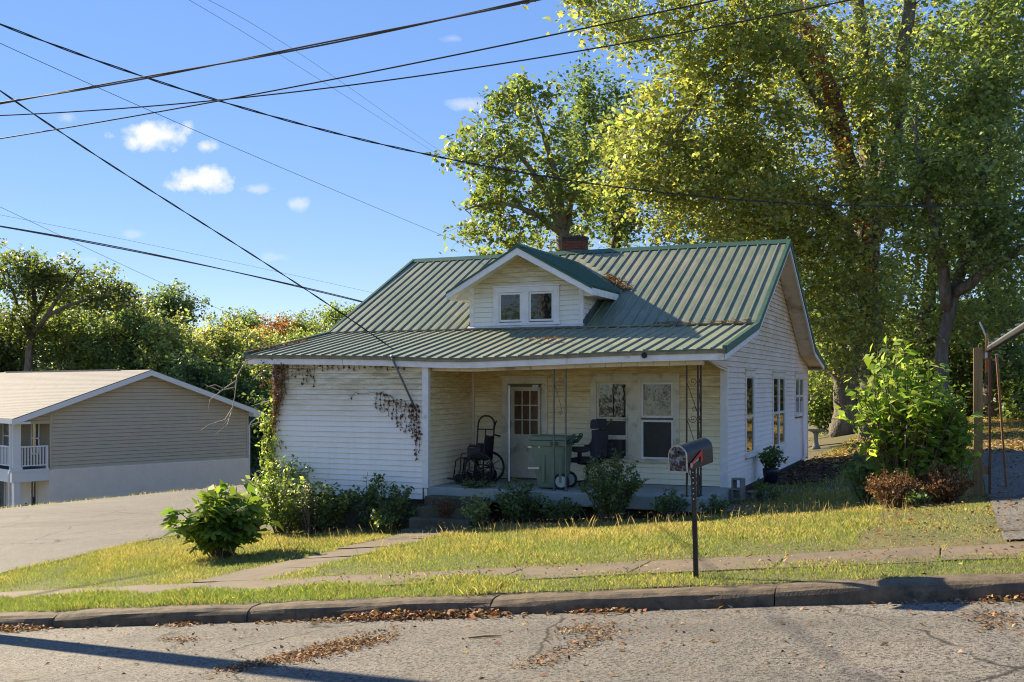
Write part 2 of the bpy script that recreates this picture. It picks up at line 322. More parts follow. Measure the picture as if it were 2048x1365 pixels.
def zg(u, v):
    u = np.asarray(u, float); v = np.asarray(v, float)
    rows = np.stack([np.interp(u, GU, r) for r in GZ])
    i = np.clip(np.searchsorted(GV, v) - 1, 0, len(GV) - 2); t = np.clip((v - GV[i]) / (GV[i + 1] - GV[i]), 0, 1)
    a = np.take_along_axis(rows, i[None], 0)[0] if rows.ndim > 1 else rows[i]
    b = np.take_along_axis(rows, (i + 1)[None], 0)[0] if rows.ndim > 1 else rows[i + 1]
    return a * (1 - t) + b * t
_E0, _E1 = at(0, 1018, 35), at(540, 965, 42)
def crest_u(v): return _E0[0] + (_E1[0] - _E0[0]) * (v - _E0[1]) / (_E1[1] - _E0[1])
def crest_z(v): return np.clip(_E0[2] + (_E1[2] - _E0[2]) * (v - _E0[1]) / (_E1[1] - _E0[1]), -3.2, -2.0)
_zg0 = zg
def zg(u, v):
    u = np.asarray(u, float); v = np.asarray(v, float); z0 = _zg0(u, v); uc = np.minimum(crest_u(v), -14.); near = _zg0(np.full_like(u, -10.5), v); t = (u + 10.5) / (uc + 10.5)
    z = near + (crest_z(v) - near) * np.clip(t, 0, 1.0); q = np.clip((t - 1) * (-uc - 10.5) / 4.0, 0, 1); z = z - (q * q * (3 - 2 * q)) * np.maximum(0, crest_z(v) + 4.45)
    w = np.clip((v + 7) / 6, 0, 1); w = w * w * (3 - 2 * w) * np.clip((34 - v) / 8, 0, 1) * (u < -10.5)
    return z0 * (1 - w) + z * w
def road_z(u, v): return np.interp(u, GU, GZ[0]) - .15 + .035 * np.sin(np.clip((-10.7 - v) / 9, 0, 1) * math.pi)
def ground_z(u, v): return np.where(v < -10.46, np.interp(u, GU, GZ[0]) - .45, zg(u, v))
us = np.unique(np.concatenate([np.linspace(-14, 12, 90), np.linspace(-60, 60, 80), np.linspace(-200, 200, 30)]))
vsn = np.unique(np.concatenate([[-60, -10.6, -10.455], np.linspace(-10.45, 14, 70), np.linspace(14, 60, 40), np.linspace(60, 320, 30)]))
tag(MB().sheet(us, vsn, ground_z).build('ground', M['soil'], smooth=True), 'grassy earth of the sloping yard around the houses', 'ground', kind='structure')
tag(MB().sheet(np.linspace(-60, 60, 160), np.linspace(-34, -10.68, 40), road_z).build('road', M['road'], smooth=True), 'worn grey asphalt street climbing past the kerb', 'road', kind='structure')
# asphalt drive on the left; its near edge wanders
nd = 50
dv = np.linspace(-10.4, 48, nd); d0 = np.interp(dv, [-10.4, -7.2, -3, 0, 4, 12, 20, 48], [-7.6, -10.2, -10.7, -10.3, -9.9, -9.9, -10.2, -14]) + .05 * np.sin(dv * 3)
d1 = np.minimum(crest_u(dv), -14.) + .45 + .1 * np.sin(dv * 2.1)
dg = MB(); rowsp = []
for k in range(nd):
    uu = np.linspace(d0[k], d1[k] if dv[k] > -7 else min(d1[k], -26), 40); rowsp.append(np.stack([uu, np.full(40, dv[k]), zg(uu, np.full(40, dv[k])) + .025], -1))
dg.add(np.concatenate(rowsp), [(k * 40 + i, k * 40 + i + 1, (k + 1) * 40 + i + 1, (k + 1) * 40 + i) for k in range(nd - 1) for i in range(39)])
tag(dg.build('driveway', M['drive'], smooth=True), 'broad pale asphalt drive beside the white house', 'driveway', kind='structure')
rd = MB(); rd.sheet(np.linspace(4.32, 9.5, 14), np.linspace(-8.65, 16, 40), lambda X, Y: zg(X.ravel(), Y.ravel()).reshape(X.shape) + .02)
tag(rd.build('side_driveway', M['road'], smooth=True), 'narrow asphalt drive beside the tan timber post', 'driveway', kind='structure')
# kerb in cast sections
kerb = thing('kerb', 'rounded concrete kerb along the street', 'kerb', (0, -10.6, -.4), kind='structure')
prof = [(-10.73, -.12), (-10.71, .075), (-10.69, .112), (-10.65, .136), (-10.60, .146), (-10.47, .15), (-10.455, .10), (-10.455, -.12)]
ku = -15.0
for k in range(12):
    L_ = 2.4 + .3 * random.random(); m = MB(); n = 7; dz = random.uniform(-.008, .008); dy = random.uniform(-.008, .008)
    ring = []
    for i in range(n):
        u = ku + .006 + (L_ - .012) * i / (n - 1); zb = float(np.interp(u, GU, GZ[0])) - .15
        e = .012 if i in (0, n - 1) else 0
        ring.append([(u, y + dy + (e if y < -10.6 else 0) + random.uniform(-.006, .006), zb + z + dz - (e if z > .1 else 0) + random.uniform(-.005, .005)) for y, z in prof])
    K = len(prof)
    m.add([p for r in ring for p in r], [(i * K + j, (i + 1) * K + j, (i + 1) * K + (j + 1) % K, i * K + (j + 1) % K) for i in range(n - 1) for j in range(K)] + [tuple(range(K)), tuple(range((n - 1) * K, n * K))[::-1]])
    m.build('kerb_section', M['kerb'], kerb, smooth=False)
    ku += L_
def slabs(parent, name, u0, u1, v0, v1, along, n, m_, lift=.03, jit=.012):
    for i in range(n):
        a, b = i / n, (i + 1) / n; g = .006
        if along == 'u': x0, x1, y0, y1 = u0 + (u1 - u0) * a + g, u0 + (u1 - u0) * b - g, v0, v1
        else: x0, x1, y0, y1 = u0, u1, v0 + (v1 - v0) * a + g, v0 + (v1 - v0) * b - g
        c = [(x0, y0), (x1, y0), (x1, y1), (x0, y1)]; j = [random.uniform(-jit, jit) for _ in c]
        zz = [float(zg(np.array([x]), np.array([y]))[0]) for x, y in c]
        MB().hexa([(x, y, z - .1) for (x, y), z in zip(c, zz)] + [(x, y, z + lift + q) for (x, y), z, q in zip(c, zz, j)]).build(name, m_, parent, bevel=.008)
sw = thing('sidewalk', 'cracked concrete sidewalk between two grass strips', 'sidewalk', (0, -9.2, 0), kind='structure')
slabs(sw, 'sidewalk_slab', -12.6, 12.0, -9.74, -8.84, 'u', 18, M['concrete'], .012, .008)
pa = thing('garden_path', 'short concrete path from the sidewalk to the porch steps', 'path', (-4.2, -6, -.8), kind='structure')
slabs(pa, 'path_slab', -4.85, -3.75, -8.76, -3.3, 'v', 5, M['concrete'], .012, .012)
tag(MB().sheet(np.linspace(.05, 1.5, 14), np.linspace(3.0, 12.5, 30), lambda X, Y: zg(X.ravel(), Y.ravel()).reshape(X.shape) + .03 - .035 * np.clip((X - 1.0) / .5, 0, 1) ** 2).build('bare_ground', M['dirt'], smooth=True), 'bare brown earth bed along the right wall', 'ground', kind='structure')
# ------------------------------------------------------------------ the white bungalow
H = thing('bungalow_house', 'weathered white clapboard bungalow with green ribbed metal roof and dormer', 'house', (0, 0, -.4))
UL, UB, VF, VB = -8.56, -5.13, -1.95, 10.9           # left wall, inner block wall, block front, rear wall
RU0, RU1, VE, VK, VR, VK2, VE2 = -9.18, .42, -2.05, .91, 4.93, 9.33, 11.3   # roof ends, eave, break, ridge, break, rear eave
ZE, ZK, ZR, ZK2, ZE2 = 2.26, 2.80, 4.88, 2.605, 2.25
def roof_z(v): return float(np.interp(v, [VE, VK, VR, VK2, VE2], [ZE, ZK, ZR, ZK2, ZE2]))
def sag(u): return float(np.interp(u, [-9.2, -7.5, -6, -4.9, -4.2, -3.2, -1.5, 0, .5], [0, -.025, -.06, -.105, -.115, -.085, -.03, -.005, 0]))
def eave_s(u, v): return sag(u) * max(0., min(1., (VK - v) / (VK - VE)))
FZ = -.46
def sub(intervals, a, b):
    out = []
    for x, y in intervals:
        if b <= x or a >= y: out.append((x, y)); continue
        if a - x > .02: out.append((x, a))
        if y - b > .02: out.append((b, y))
    return out
def clap(parent, m, o, e, n, z0, z1, lim, openings=(), ex=.102, name='siding_board'):
    """lapped boards, one object each. o origin, e run direction, n outward; lim(z) -> (s0, s1) or None"""
    o, e, n = (np.array(q, float) for q in (o, e, n)); z = z0; k = 0
    def pt(s, zz, d): return o + e * s + n * d + np.array([0, 0, zz])
    while z < z1 - .015:
        zt = min(z + ex, z1); a, b = lim(z + .001), lim(zt)
        if a is None: break
        if b is None: b = (sum(a) / 2 - .005, sum(a) / 2 + .005)
        segs = [a]
        for (s0, s1, q0, q1) in openings:
            if q0 < (z + zt) / 2 < q1: segs = sub(segs, s0, s1)
        for (s0, s1) in segs:
            if s1 - s0 < .03: continue
            t0 = b[0] if s0 == a[0] else s0; t1 = b[1] if s1 == a[1] else s1
            if t1 <= t0: t0 = t1 = (t0 + t1) / 2
            w = .004 * random.random(); gap = .008
            MB().hexa([pt(s0, z - .004, .004), pt(s1, z - .004, .004), pt(s1, z - .004, .026 + w), pt(s0, z - .004, .026 + w), pt(t0, zt - gap, .002), pt(t1, zt - gap, .002), pt(t1, zt - gap, .008), pt(t0, zt - gap, .008)]).build(name, m, parent)
        z = zt; k += 1
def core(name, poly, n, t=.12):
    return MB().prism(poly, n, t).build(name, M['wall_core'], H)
def gable_poly(u, v0, v1, zb, drop=.10):
    vs_ = [v0] + [x for x in (VK, VR, VK2) if v0 < x < v1] + [v1]
    return [(u, v0, zb), (u, v1, zb)] + [(u, v, roof_z(v) - drop) for v in reversed(vs_)]
# wall cores
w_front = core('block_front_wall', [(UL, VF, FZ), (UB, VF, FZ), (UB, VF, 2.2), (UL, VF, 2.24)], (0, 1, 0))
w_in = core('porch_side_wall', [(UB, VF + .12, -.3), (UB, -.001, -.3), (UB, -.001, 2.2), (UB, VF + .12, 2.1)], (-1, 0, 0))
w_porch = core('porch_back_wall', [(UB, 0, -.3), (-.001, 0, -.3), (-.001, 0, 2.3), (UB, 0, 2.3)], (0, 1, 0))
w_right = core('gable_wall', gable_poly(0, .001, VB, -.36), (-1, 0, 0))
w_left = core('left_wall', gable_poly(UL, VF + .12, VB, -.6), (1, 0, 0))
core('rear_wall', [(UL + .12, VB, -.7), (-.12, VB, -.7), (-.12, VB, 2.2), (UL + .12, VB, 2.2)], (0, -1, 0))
# foundation
fd = MB(); fd.box(UL + .08, UB - .05, VF + .08, VB - .05, -1.75, FZ + .02).box(UB - .05, -.06, .1, VB - .06, -1.5, -.3); fd.build('foundation', M['step'], H)
# window openings: (s0, s1, z0, z1)
DOOR = (-4.46, -3.49, -.3, 1.80); WIN = (-2.60, -.86, .20, 1.845)
SW = [(1.74, 2.72, .20, 1.95), (5.0, 6.82, .17, 1.95), (8.47, 10.02, .83, 1.95)]
clap(w_front, M['side_front'], (UL, VF, 0), (1, 0, 0), (0, -1, 0), FZ, 2.2, lambda z: (0.0, UB - UL - .1))
clap(w_in, M['side_porch'], (UB, VF, 0), (0, 1, 0), (1, 0, 0), -.22, 2.15, lambda z: (.01, -VF - .03))
clap(w_porch, M['side_porch'], (0, 0, 0), (1, 0, 0), (0, -1, 0), -.20, 2.25, lambda z: (UB + .03, -.10), [DOOR, WIN])
def glim(z):
    vs_ = np.linspace(-1.8, VB, 400); ok = [v for v in vs_ if roof_z(v) - .1 > z]
    if not ok: return None
    lo = max(ok[0], .02 if z < 1.98 else -1.8 + (max(0, 2.10 - z)) * 9); return (lo, ok[-1])
clap(w_right, M['side_gable'], (0, 0, 0), (0, 1, 0), (1, 0, 0), -.34, 4.75, glim, SW)
# the gable runs on over the porch
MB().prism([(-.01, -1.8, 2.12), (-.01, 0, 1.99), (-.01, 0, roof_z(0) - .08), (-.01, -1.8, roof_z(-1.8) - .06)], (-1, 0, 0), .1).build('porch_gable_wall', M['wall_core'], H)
MB().hexa([(-.06, -1.82, 2.085), (.032, -1.82, 2.085), (.032, .0, 1.955), (-.06, .0, 1.955), (-.06, -1.82, 2.125), (.032, -1.82, 2.125), (.032, .0, 1.995), (-.06, .0, 1.995)]).build('porch_gable_trim', M['side_gable'], H)
# corner boards
MB().box(UB - .10, UB + .028, VF - .034, VF + .05, FZ + .21, 2.1).build('corner_board', M['trim'], H)
MB().box(UB - .06, UB - .0, VF - .02, VF + .05, FZ, FZ + .2).build('corner_board', M['trim'], H)
MB().box(-.10, .034, -.034, .06, -.33, 1.99).build('corner_board', M['trim'], H)
MB().box(UL - .03, UL + .06, VF - .03, VF + .08, -.62, 2.1).build('corner_board', M['old_trim'], H)
MB().box(-.05, .032, VB - .08, VB + .03, -.4, 2.1).build('corner_board', M['soffit'], H)
MB().box(UB + .004, UB + .06, -.06, -.024, -.2, 2.1).build('corner_bead', M['old_trim'], H)
# ---- roof sheets
def roof_sheet(name, v0, z0, v1, z1, u0, u1, s0=False):
    m = MB(); n = 42 * 3; pr = [];
    for k in range(n + 1):
        u = u0 + (u1 - u0) * k / n; h = .006 if k % 3 else 0
        for (v, z, w) in ((v0, z0, 1), (v0 + (v1 - v0) * .5, z0 + (z1 - z0) * .5, .5), (v1, z1, 0)):
            pr.append((u, v, z + (sag(u) * w if s0 else 0) + h))
    m.add(pr, [(k * 3 + j, (k + 1) * 3 + j, (k + 1) * 3 + j + 1, k * 3 + j + 1) for k in range(n) for j in range(2)])
    o = m.build(name, M['roof'], H); sm = o.modifiers.new('thickness', 'SOLIDIFY'); sm.thickness = .03; sm.offset = -1
    return o
def rib_mesh(L_, key):
    """trapezoidal rib along +Y, length L_"""
    return MB().add([(-.026, 0, -.004), (-.011, 0, .025), (.011, 0, .025), (.026, 0, -.004), (-.026, L_, -.004), (-.011, L_, .025), (.011, L_, .025), (.026, L_, -.004)],
                    [(0, 1, 2, 3), (7, 6, 5, 4), (0, 4, 5, 1), (1, 5, 6, 2), (2, 6, 7, 3)]).mesh(key, M['roof'])
NR = 42; du = (RU1 - RU0) / NR
def ribs(parent, v0, z0, v1, z1, s0=False, skip=None):
    L_ = math.hypot(v1 - v0, z1 - z0); me = rib_mesh(L_, 'rib')
    for k in range(1, NR):
        u = RU0 + du * k
        a, b = np.array([u, v0, z0 + (sag(u) if s0 else 0)]), np.array([u, v1, z1])
        d = b - a; L2 = np.linalg.norm(d); inst('rib', me, parent, a, (math.asin(d[2] / L2), 0, 0 if d[1] > 0 else math.pi), (1, L2 / L_, 1))
r_low = roof_sheet('porch_roof', VE - .03, ZE - .005, VK, ZK, RU0, RU1, True); ribs(r_low, VE - .035, ZE - .003, VK + .01, ZK + .006, True)
r_main = roof_sheet('main_roof', VK, ZK + .035, VR, ZR, RU0, RU1)
L_ = math.hypot(VR - VK, ZR - ZK)
for k in range(1, NR):       # ribs of the main slope stop at the dormer
    u = RU0 + du * k; segs = [(VK, VR)]
    if -5.66 < u < -3.10:
        top = 4.24 - abs(u + 4.38) * .555 / .517 + .25; segs = [(VK, 1.0), (top, VR)]
    for (a, b) in segs:
        if b - a < .1: continue
        za, zb = np.interp([a, b], [VK, VR], [ZK + .035, ZR]); d = np.array([0, b - a, zb - za]); L2 = float(np.linalg.norm(d))
        inst('rib', rib_mesh(L2, 'rib') if len(segs) > 1 else (RM := globals().get('RM') or rib_mesh(L2, 'rib')), r_main, (u, a, za), (math.asin(d[2] / L2), 0, 0))
roof_sheet('rear_roof', VK2, ZK2, VR, ZR, RU0, RU1); roof_sheet('rear_eave_roof', VE2 + .03, ZE2, VK2, ZK2, RU0, RU1)
MB().tube([(RU0, VK + .0, ZK + .03), (RU1, VK + .0, ZK + .03)], .022, 6).build('transition_flashing', M['drip'], H)
MB().add([(RU0 - .02, VR - .16, ZR - .055), (RU1 + .02, VR - .16, ZR - .055), (RU1 + .02, VR, ZR + .055), (RU0 - .02, VR, ZR + .055), (RU1 + .02, VR + .16, ZR - .055), (RU0 - .02, VR + .16, ZR - .055)], [(0, 1, 2, 3), (3, 2, 4, 5), (0, 3, 5), (1, 4, 2), (0, 5, 4, 1)]).build('ridge_cap', M['roof_trim'], H)
def rake(name, u, pts, w, h0, h1, m):
    for (v0, z0), (v1, z1) in zip(pts[:-1], pts[1:]):
        MB().hexa([(u, v0, z0 + h0), (u + w, v0, z0 + h0), (u + w, v1, z1 + h0), (u, v1, z1 + h0), (u, v0, z0 + h1), (u + w, v0, z0 + h1), (u + w, v1, z1 + h1), (u, v1, z1 + h1)]).build(name, m, H)
RK = [(VE - .02, ZE), (VK, ZK), (VR, ZR), (VK2, ZK2), (VE2, ZE2)]
rake('rake_metal', RU1 - .05, RK, .075, -.085, .05, M['roof_trim']); rake('rake_board', RU1 - .03, [(VE + .0, ZE)] + RK[1:], .035, -.18, -.087, M['trim'])
rake('rake_metal', RU0 - .025, RK, .075, -.085, .05, M['roof_trim']); rake('rake_board', RU0 - .005, [(VE + .0, ZE)] + RK[1:], .035, -.18, -.087, M['trim'])
# front fascia boards and drip edge follow the sagging eave
def eave_run(name, u0, u1, v0, v1, h0, h1, m, n=8):
    q = MB(); uu = np.linspace(u0, u1, n + 1)
    for a, b in zip(uu[:-1], uu[1:]):
        q.hexa([(a, v0, ZE + sag(a) + h0), (b, v0, ZE + sag(b) + h0), (b, v1, ZE + sag(b) + h0), (a, v1, ZE + sag(a) + h0), (a, v0, ZE + sag(a) + h1), (b, v0, ZE + sag(b) + h1), (b, v1, ZE + sag(b) + h1), (a, v1, ZE + sag(a) + h1)])
    return q.build(name, m, H)
for (a, b) in ((-9.12, -6.92), (-6.91, -2.35), (-2.34, .40)): eave_run('fascia_board', a, b, VE - .0, VE + .03, -.185, -.045, M['trim'])
eave_run('drip_edge', -9.15, .41, VE - .022, VE - .002, -.075, -.018, M['drip'], 16)
# rear fascia, soffits
MB().box(RU0, RU1 - .04, VE2 - .03, VE2, ZE2 - .2, ZE2 - .03).build('fascia_board', M['trim'], H)
MB().box(-.02, RU1 - .04, VB + .04, VE2 - .035, ZE2 - .2, ZE2 - .185).build('soffit_panel', M['soffit'], H)
for (v0, z0), (v1, z1) in zip(RK[:-1], RK[1:]):      # boarded underside of the gable overhang
    n = max(3, int(abs(v1 - v0) / .32))
    for i in range(n):
        a, b = i / n, (i + 1) / n - .012 / abs(v1 - v0); pa_, pb_ = (v0 + (v1 - v0) * a, z0 + (z1 - z0) * a - .125), (v0 + (v1 - v0) * b, z0 + (z1 - z0) * b - .125)
        if pa_[0] < VE + .1: continue
        MB().hexa([(.03, pa_[0], pa_[1] - .02), (RU1 - .03, pa_[0], pa_[1] - .02), (RU1 - .03, pb_[0], pb_[1] - .02), (.03, pb_[0], pb_[1] - .02), (.03, pa_[0], pa_[1]), (RU1 - .03, pa_[0], pa_[1]), (RU1 - .03, pb_[0], pb_[1]), (.03, pb_[0], pb_[1])]).build('soffit_panel', M['soffit'], H)
# porch beam clad in short panels, porch ceiling
for k in range(18):
    a = UB + .04 + k * (5.08 / 18); b = a + 5.08 / 18 - .006; s0, s1 = sag(a) * .85, sag(b) * .85
    MB().hexa([(a, -1.84, 2.0 + s0), (b, -1.84, 2.0 + s1), (b, -1.68, 2.0 + s1), (a, -1.68, 2.0 + s0), (a, -1.84, 2.125 + s0), (b, -1.84, 2.125 + s1), (b, -1.68, 2.125 + s1), (a, -1.68, 2.125 + s0)]).build('beam_panel', M['soffit'], H)
for k in range(30):
    a = RU0 + .1 + k * (9.4 / 30); b = a + 9.4 / 30 - .006; s0, s1 = sag(a), sag(b); lim_ = -1.845 if a > UB else VF - .025
    MB().hexa([(a, VE + .035, 2.085 + s0), (b, VE + .035, 2.085 + s1), (b, lim_, 2.085 + s1 * .9), (a, lim_, 2.085 + s0 * .9), (a, VE + .035, 2.1 + s0), (b, VE + .035, 2.1 + s1), (b, lim_, 2.1 + s1 * .9), (a, lim_, 2.1 + s0 * .9)]).build('soffit_panel', M['soffit'], H)
MB().add([(UB + .02, -1.66, 2.13), (-.1, -1.66, 2.13), (-.1, -.02, 2.16), (UB + .02, -.02, 2.16)], [(0, 1, 2, 3)]).build('porch_ceiling', M['soffit'], H)
# ---- porch slab and steps
ps = MB(); ps.hexa([(UB + .0, VF, -.46), (.14, VF, -.46), (.14, -.03, -.46), (UB, -.03, -.46), (UB, VF, -.225), (.14, VF, -.225), (.14, -.03, -.215), (UB, -.03, -.215)])
ps.build('porch_slab', M['slab'], H, bevel=.015)
MB().box(UB + .02, -.1, VF + .25, -.1, -1.5, -.465).build('porch_footing', M['dirt'], H)
for k in range(4):
    MB().box(-5.04 + .0, -3.85, VF - .02 - .29 * (k + 1), VF - .005 - .29 * k, -1.2, -.225 - .165 * (k + 1) + .02).build('step', M['step'], H, bevel=.02)
# ---- windows
def window_front(u0, u1, z0, z1, mull, sashes, v=0., case=.115, m='old_trim', depth=.05, head=.13):
    w = MB(); y0, y1 = v - depth, v - .004
    w.box(u0, u1, y0, y1, z1 - head, z1).box(u0, u0 + case, y0 + .002, y1, z0 + .06, z1 - head).box(u1 - case, u1, y0 + .002, y1, z0 + .06, z1 - head)
    if mull: w.box(mull[0], mull[1], y0 + .002, y1, z0 + .06, z1 - head)
    W_ = w.build('window', M[m], H, bevel=.004)
    MB().box(u0 - .03, u1 + .03, y0 - .035, y1, z0 + .0, z0 + .058).build('sill', M[m], W_, bevel=.004)
    MB().box(u0 - .015, u1 + .015, y0 - .015, y1, z1 + .002, z1 + .03).build('drip_cap', M[m], W_)
    for (a, b, c, d, mat_g, mf) in sashes:
        f = MB(); t = .04; yy0, yy1 = v - .026, v - .006
        f.box(a, b, yy0, yy1, c, c + t).box(a, b, yy0, yy1, d - t, d).box(a, a + t, yy0 + .001, yy1, c + t, d - t).box(b - t, b, yy0 + .001, yy1, c + t, d - t)
        S_ = f.build('sash', M[mf], W_)
        g = MB().box(a + t, b - t, v - .016, v - .010, c + t, d - t).build('pane', M[mat_g], W_)
    return W_
window_front(*WIN[:2], .20, 1.845, (-1.86, -1.60), [(-2.48, -1.862, 1.0, 1.71, 'glass', 'old_trim'), (-2.48, -1.862, .26, 1.01, 'screen', 'old_trim'), (-1.598, -.978, 1.04, 1.71, 'glass', 'trim'), (-1.598, -.978, .26, 1.0, 'screen', 'trim')])
def window_side(v0, v1, z0, z1, halves):
    w = MB(); x0, x1 = .004, .045; c = .085
    w.box(x0, x1, v0, v1, z1 - .13, z1).box(x0, x1 - .002, v0, v0 + c, z0 + .08, z1 - .13).box(x0, x1 - .002, v1 - c, v1, z0 + .08, z1 - .13)
    for k in range(1, halves): q = v0 + (v1 - v0) * k / halves; w.box(x0, x1 - .002, q - .05, q + .05, z0 + .08, z1 - .13)
    W_ = w.build('window', M['side_gable'], H, bevel=.004)
    MB().box(x0, .085, v0 - .03, v1 + .03, z0, z0 + .078).build('sill', M['side_gable'], W_, bevel=.004)
    MB().box(x0, .07, v0 - .02, v1 + .02, z1 + .002, z1 + .025).build('drip_cap', M['old_trim'], W_)
    for k in range(halves):
        a = v0 + (v1 - v0) * k / halves + (c if k == 0 else .05); b = v0 + (v1 - v0) * (k + 1) / halves - (c if k == halves - 1 else .05)
        zm = z0 + (z1 - z0) * .47
        for (c0, c1, g) in ((z0 + .08, zm, 'screen'), (zm, z1 - .13, 'glass')):
            f = MB(); t = .03; f.box(.006, .026, a, b, c0, c0 + t).box(.006, .026, a, b, c1 - t, c1).box(.007, .026, a, a + t, c0 + t, c1 - t).box(.007, .026, b - t, b, c0 + t, c1 - t)
            f.build('sash', M['old_trim'], W_); MB().box(.010, .016, a + t, b - t, c0 + t, c1 - t).build('pane', M['glass'], W_)
for (a, b, c, d), n in zip(SW, (1, 2, 2)): window_side(a, b, c, d, n)
# ---- front door, ajar storm door
dm = MB(); dm.box(-4.46, -4.34, -.06, -.004, -.2, 1.68).box(-3.60, -3.49, -.06, -.004, -.2, 1.68).box(-4.46, -3.49, -.065, -.004, 1.68, 1.80).box(-4.34, -4.30, -.03, -.004, -.2, 1.66).box(-3.64, -3.60, -.03, -.004, -.2, 1.66)
D_ = dm.build('door_frame', M['old_trim'], H, bevel=.004)
MB().box(-4.5, -3.45, -.085, -.004, 1.802, 1.835).build('drip_cap', M['old_trim'], D_)
ds = MB(); ds.box(-4.29, -3.65, -.022, -.006, -.18, .68).box(-4.29, -4.205, -.022, -.006, .68, 1.62).box(-3.705, -3.65, -.022, -.006, .68, 1.62).box(-4.205, -3.705, -.022, -.006, 1.54, 1.62)
for k in (1, 2): x = -4.205 + .5 * k / 3; ds.box(x - .012, x + .012, -.022, -.006, .68, 1.54)
for k in (1, 2): z = .68 + .86 * k / 3; ds.box(-4.205, -3.705, -.021, -.007, z - .012, z + .012)
ds.box(-4.2, -3.98, -.028, -.022, -.05, .55).box(-3.93, -3.72, -.028, -.022, -.05, .55)
DR = ds.build('door', M['old_trim'], H, bevel=.003)
for i in range(3):
    for j in range(3):
        x0, x1 = -4.205 + .1667 * i + .013, -4.205 + .1667 * (i + 1) - .013; z0, z1 = .68 + .2867 * j + .013, .68 + .2867 * (j + 1) - .013
        MB().box(x0, x1, -.014, -.010, z0, z1).build('pane', M['glass_door'], DR)
MB().tube([(-3.68, -.02, .62), (-3.68, -.06, .62)], .02).build('handle', M['steel'], DR, True)
MB().box(-3.80, -3.67, -.07, -.022, 1.60, 1.66).build('door_closer', M['steel'], DR)
sd = MB(); a, b = np.array([-4.31, -.07]), np.array([-3.98, -.76])       # storm door swung out, seen edge on
dd = (b - a) / np.linalg.norm(b - a); nn = np.array([dd[1], -dd[0]])
def sdp(s, z, t): q = a + dd * s + nn * t; return (q[0], q[1], z)
for (s0, s1, z0, z1) in ((0, .12, -.19, 1.63), (.64, .765, -.19, 1.63), (.12, .64, -.19, .12), (.12, .64, .72, .84), (.12, .64, 1.5, 1.63)):
    sd.hexa([sdp(s0, z0, 0), sdp(s1, z0, 0), sdp(s1, z0, .03), sdp(s0, z0, .03), sdp(s0, z1, 0), sdp(s1, z1, 0), sdp(s1, z1, .03), sdp(s0, z1, .03)])
SD = sd.build('storm_door', M['trim'], H)
for (z0, z1) in ((.12, .72), (.84, 1.5)):
    MB().hexa([sdp(.12, z0, .012), sdp(.64, z0, .012), sdp(.64, z0, .018), sdp(.12, z0, .018), sdp(.12, z1, .012), sdp(.64, z1, .012), sdp(.64, z1, .018), sdp(.12, z1, .018)]).build('pane', M['glass_door'], SD)
# ---- wrought-iron posts
def spiral(c, ax, r0, turns, flip=1, start=0., n=26, r1=.008):
    c = np.array(c, float); ax = np.array(ax, float); pts = []
    for i in range(n + 1):
        t = i / n; r = r0 * (1 - t) + r1 * t; q = start + flip * turns * 2 * math.pi * t
        pts.append(c + ax * r * math.cos(q) + np.array([0, 0, r * math.sin(q)]))
    return pts
def iron_post(u, v, du_, zt, m, tops):
    zb = -.22; a = np.array([du_, 0, 0]) if not isinstance(du_, tuple) else np.array([*du_, 0]); p = np.array([u, v, 0.])
    q = MB(); h = .0125
    for e in (p, p + a): q.box(e[0] - h, e[0] + h, e[1] - h, e[1] + h, zb, zt + .02).box(e[0] - .03, e[0] + .03, e[1] - .03, e[1] + .03, zb, zb + .012)
    P_ = q.build('porch_post', m, H); w = float(np.linalg.norm(a)); ax = a / w
    for zc_, kind in tops:
        c = p + a * .58 + np.array([0, 0, zc_]); MB().tube(spiral(c, ax, w * .40, 1.6, 1, math.pi * .95), .0055, 6).build('scroll', m, P_)
        s0 = p + ax * .015 + np.array([0, 0, zc_ - .04])
        if kind == 'long':
            e1 = p + a * .62 + np.array([0, 0, zc_ - .46]); MB().tube([s0, s0 * .5 + e1 * .5 + ax * .004, e1, e1 + ax * .015 + np.array([0, 0, -.06])] + spiral(e1 + np.array([0, 0, -.09]) - ax * .02, ax, .04, 1.4, -1, .2, 16), .0055, 6).build('scroll', m, P_)
        else:
            e1 = p + a * .96 + np.array([0, 0, zc_ - .52]); MB().tube([s0, e1], .0065, 6).build('brace', m, P_)
            MB().tube(spiral(e1 + np.array([0, 0, .06]) - ax * .05, ax, .045, 1.3, -1, -.6, 16), .005, 6).build('scroll', m, P_)
    return P_
iron_post(-2.70, -1.76, .225, 2.0 - .06, M['iron'], [(1.72, 'long')])
iron_post(-.30, -1.76, .19, 2.0, M['iron_brown'], [(1.72, 'brace'), (1.09, 'brace'), (.3, 'brace')])
iron_post(-.11, -1.73, (0.0, .2), 2.0, M['iron_brown'], [(1.72, 'brace'), (1.09, 'brace'), (.3, 'brace')])
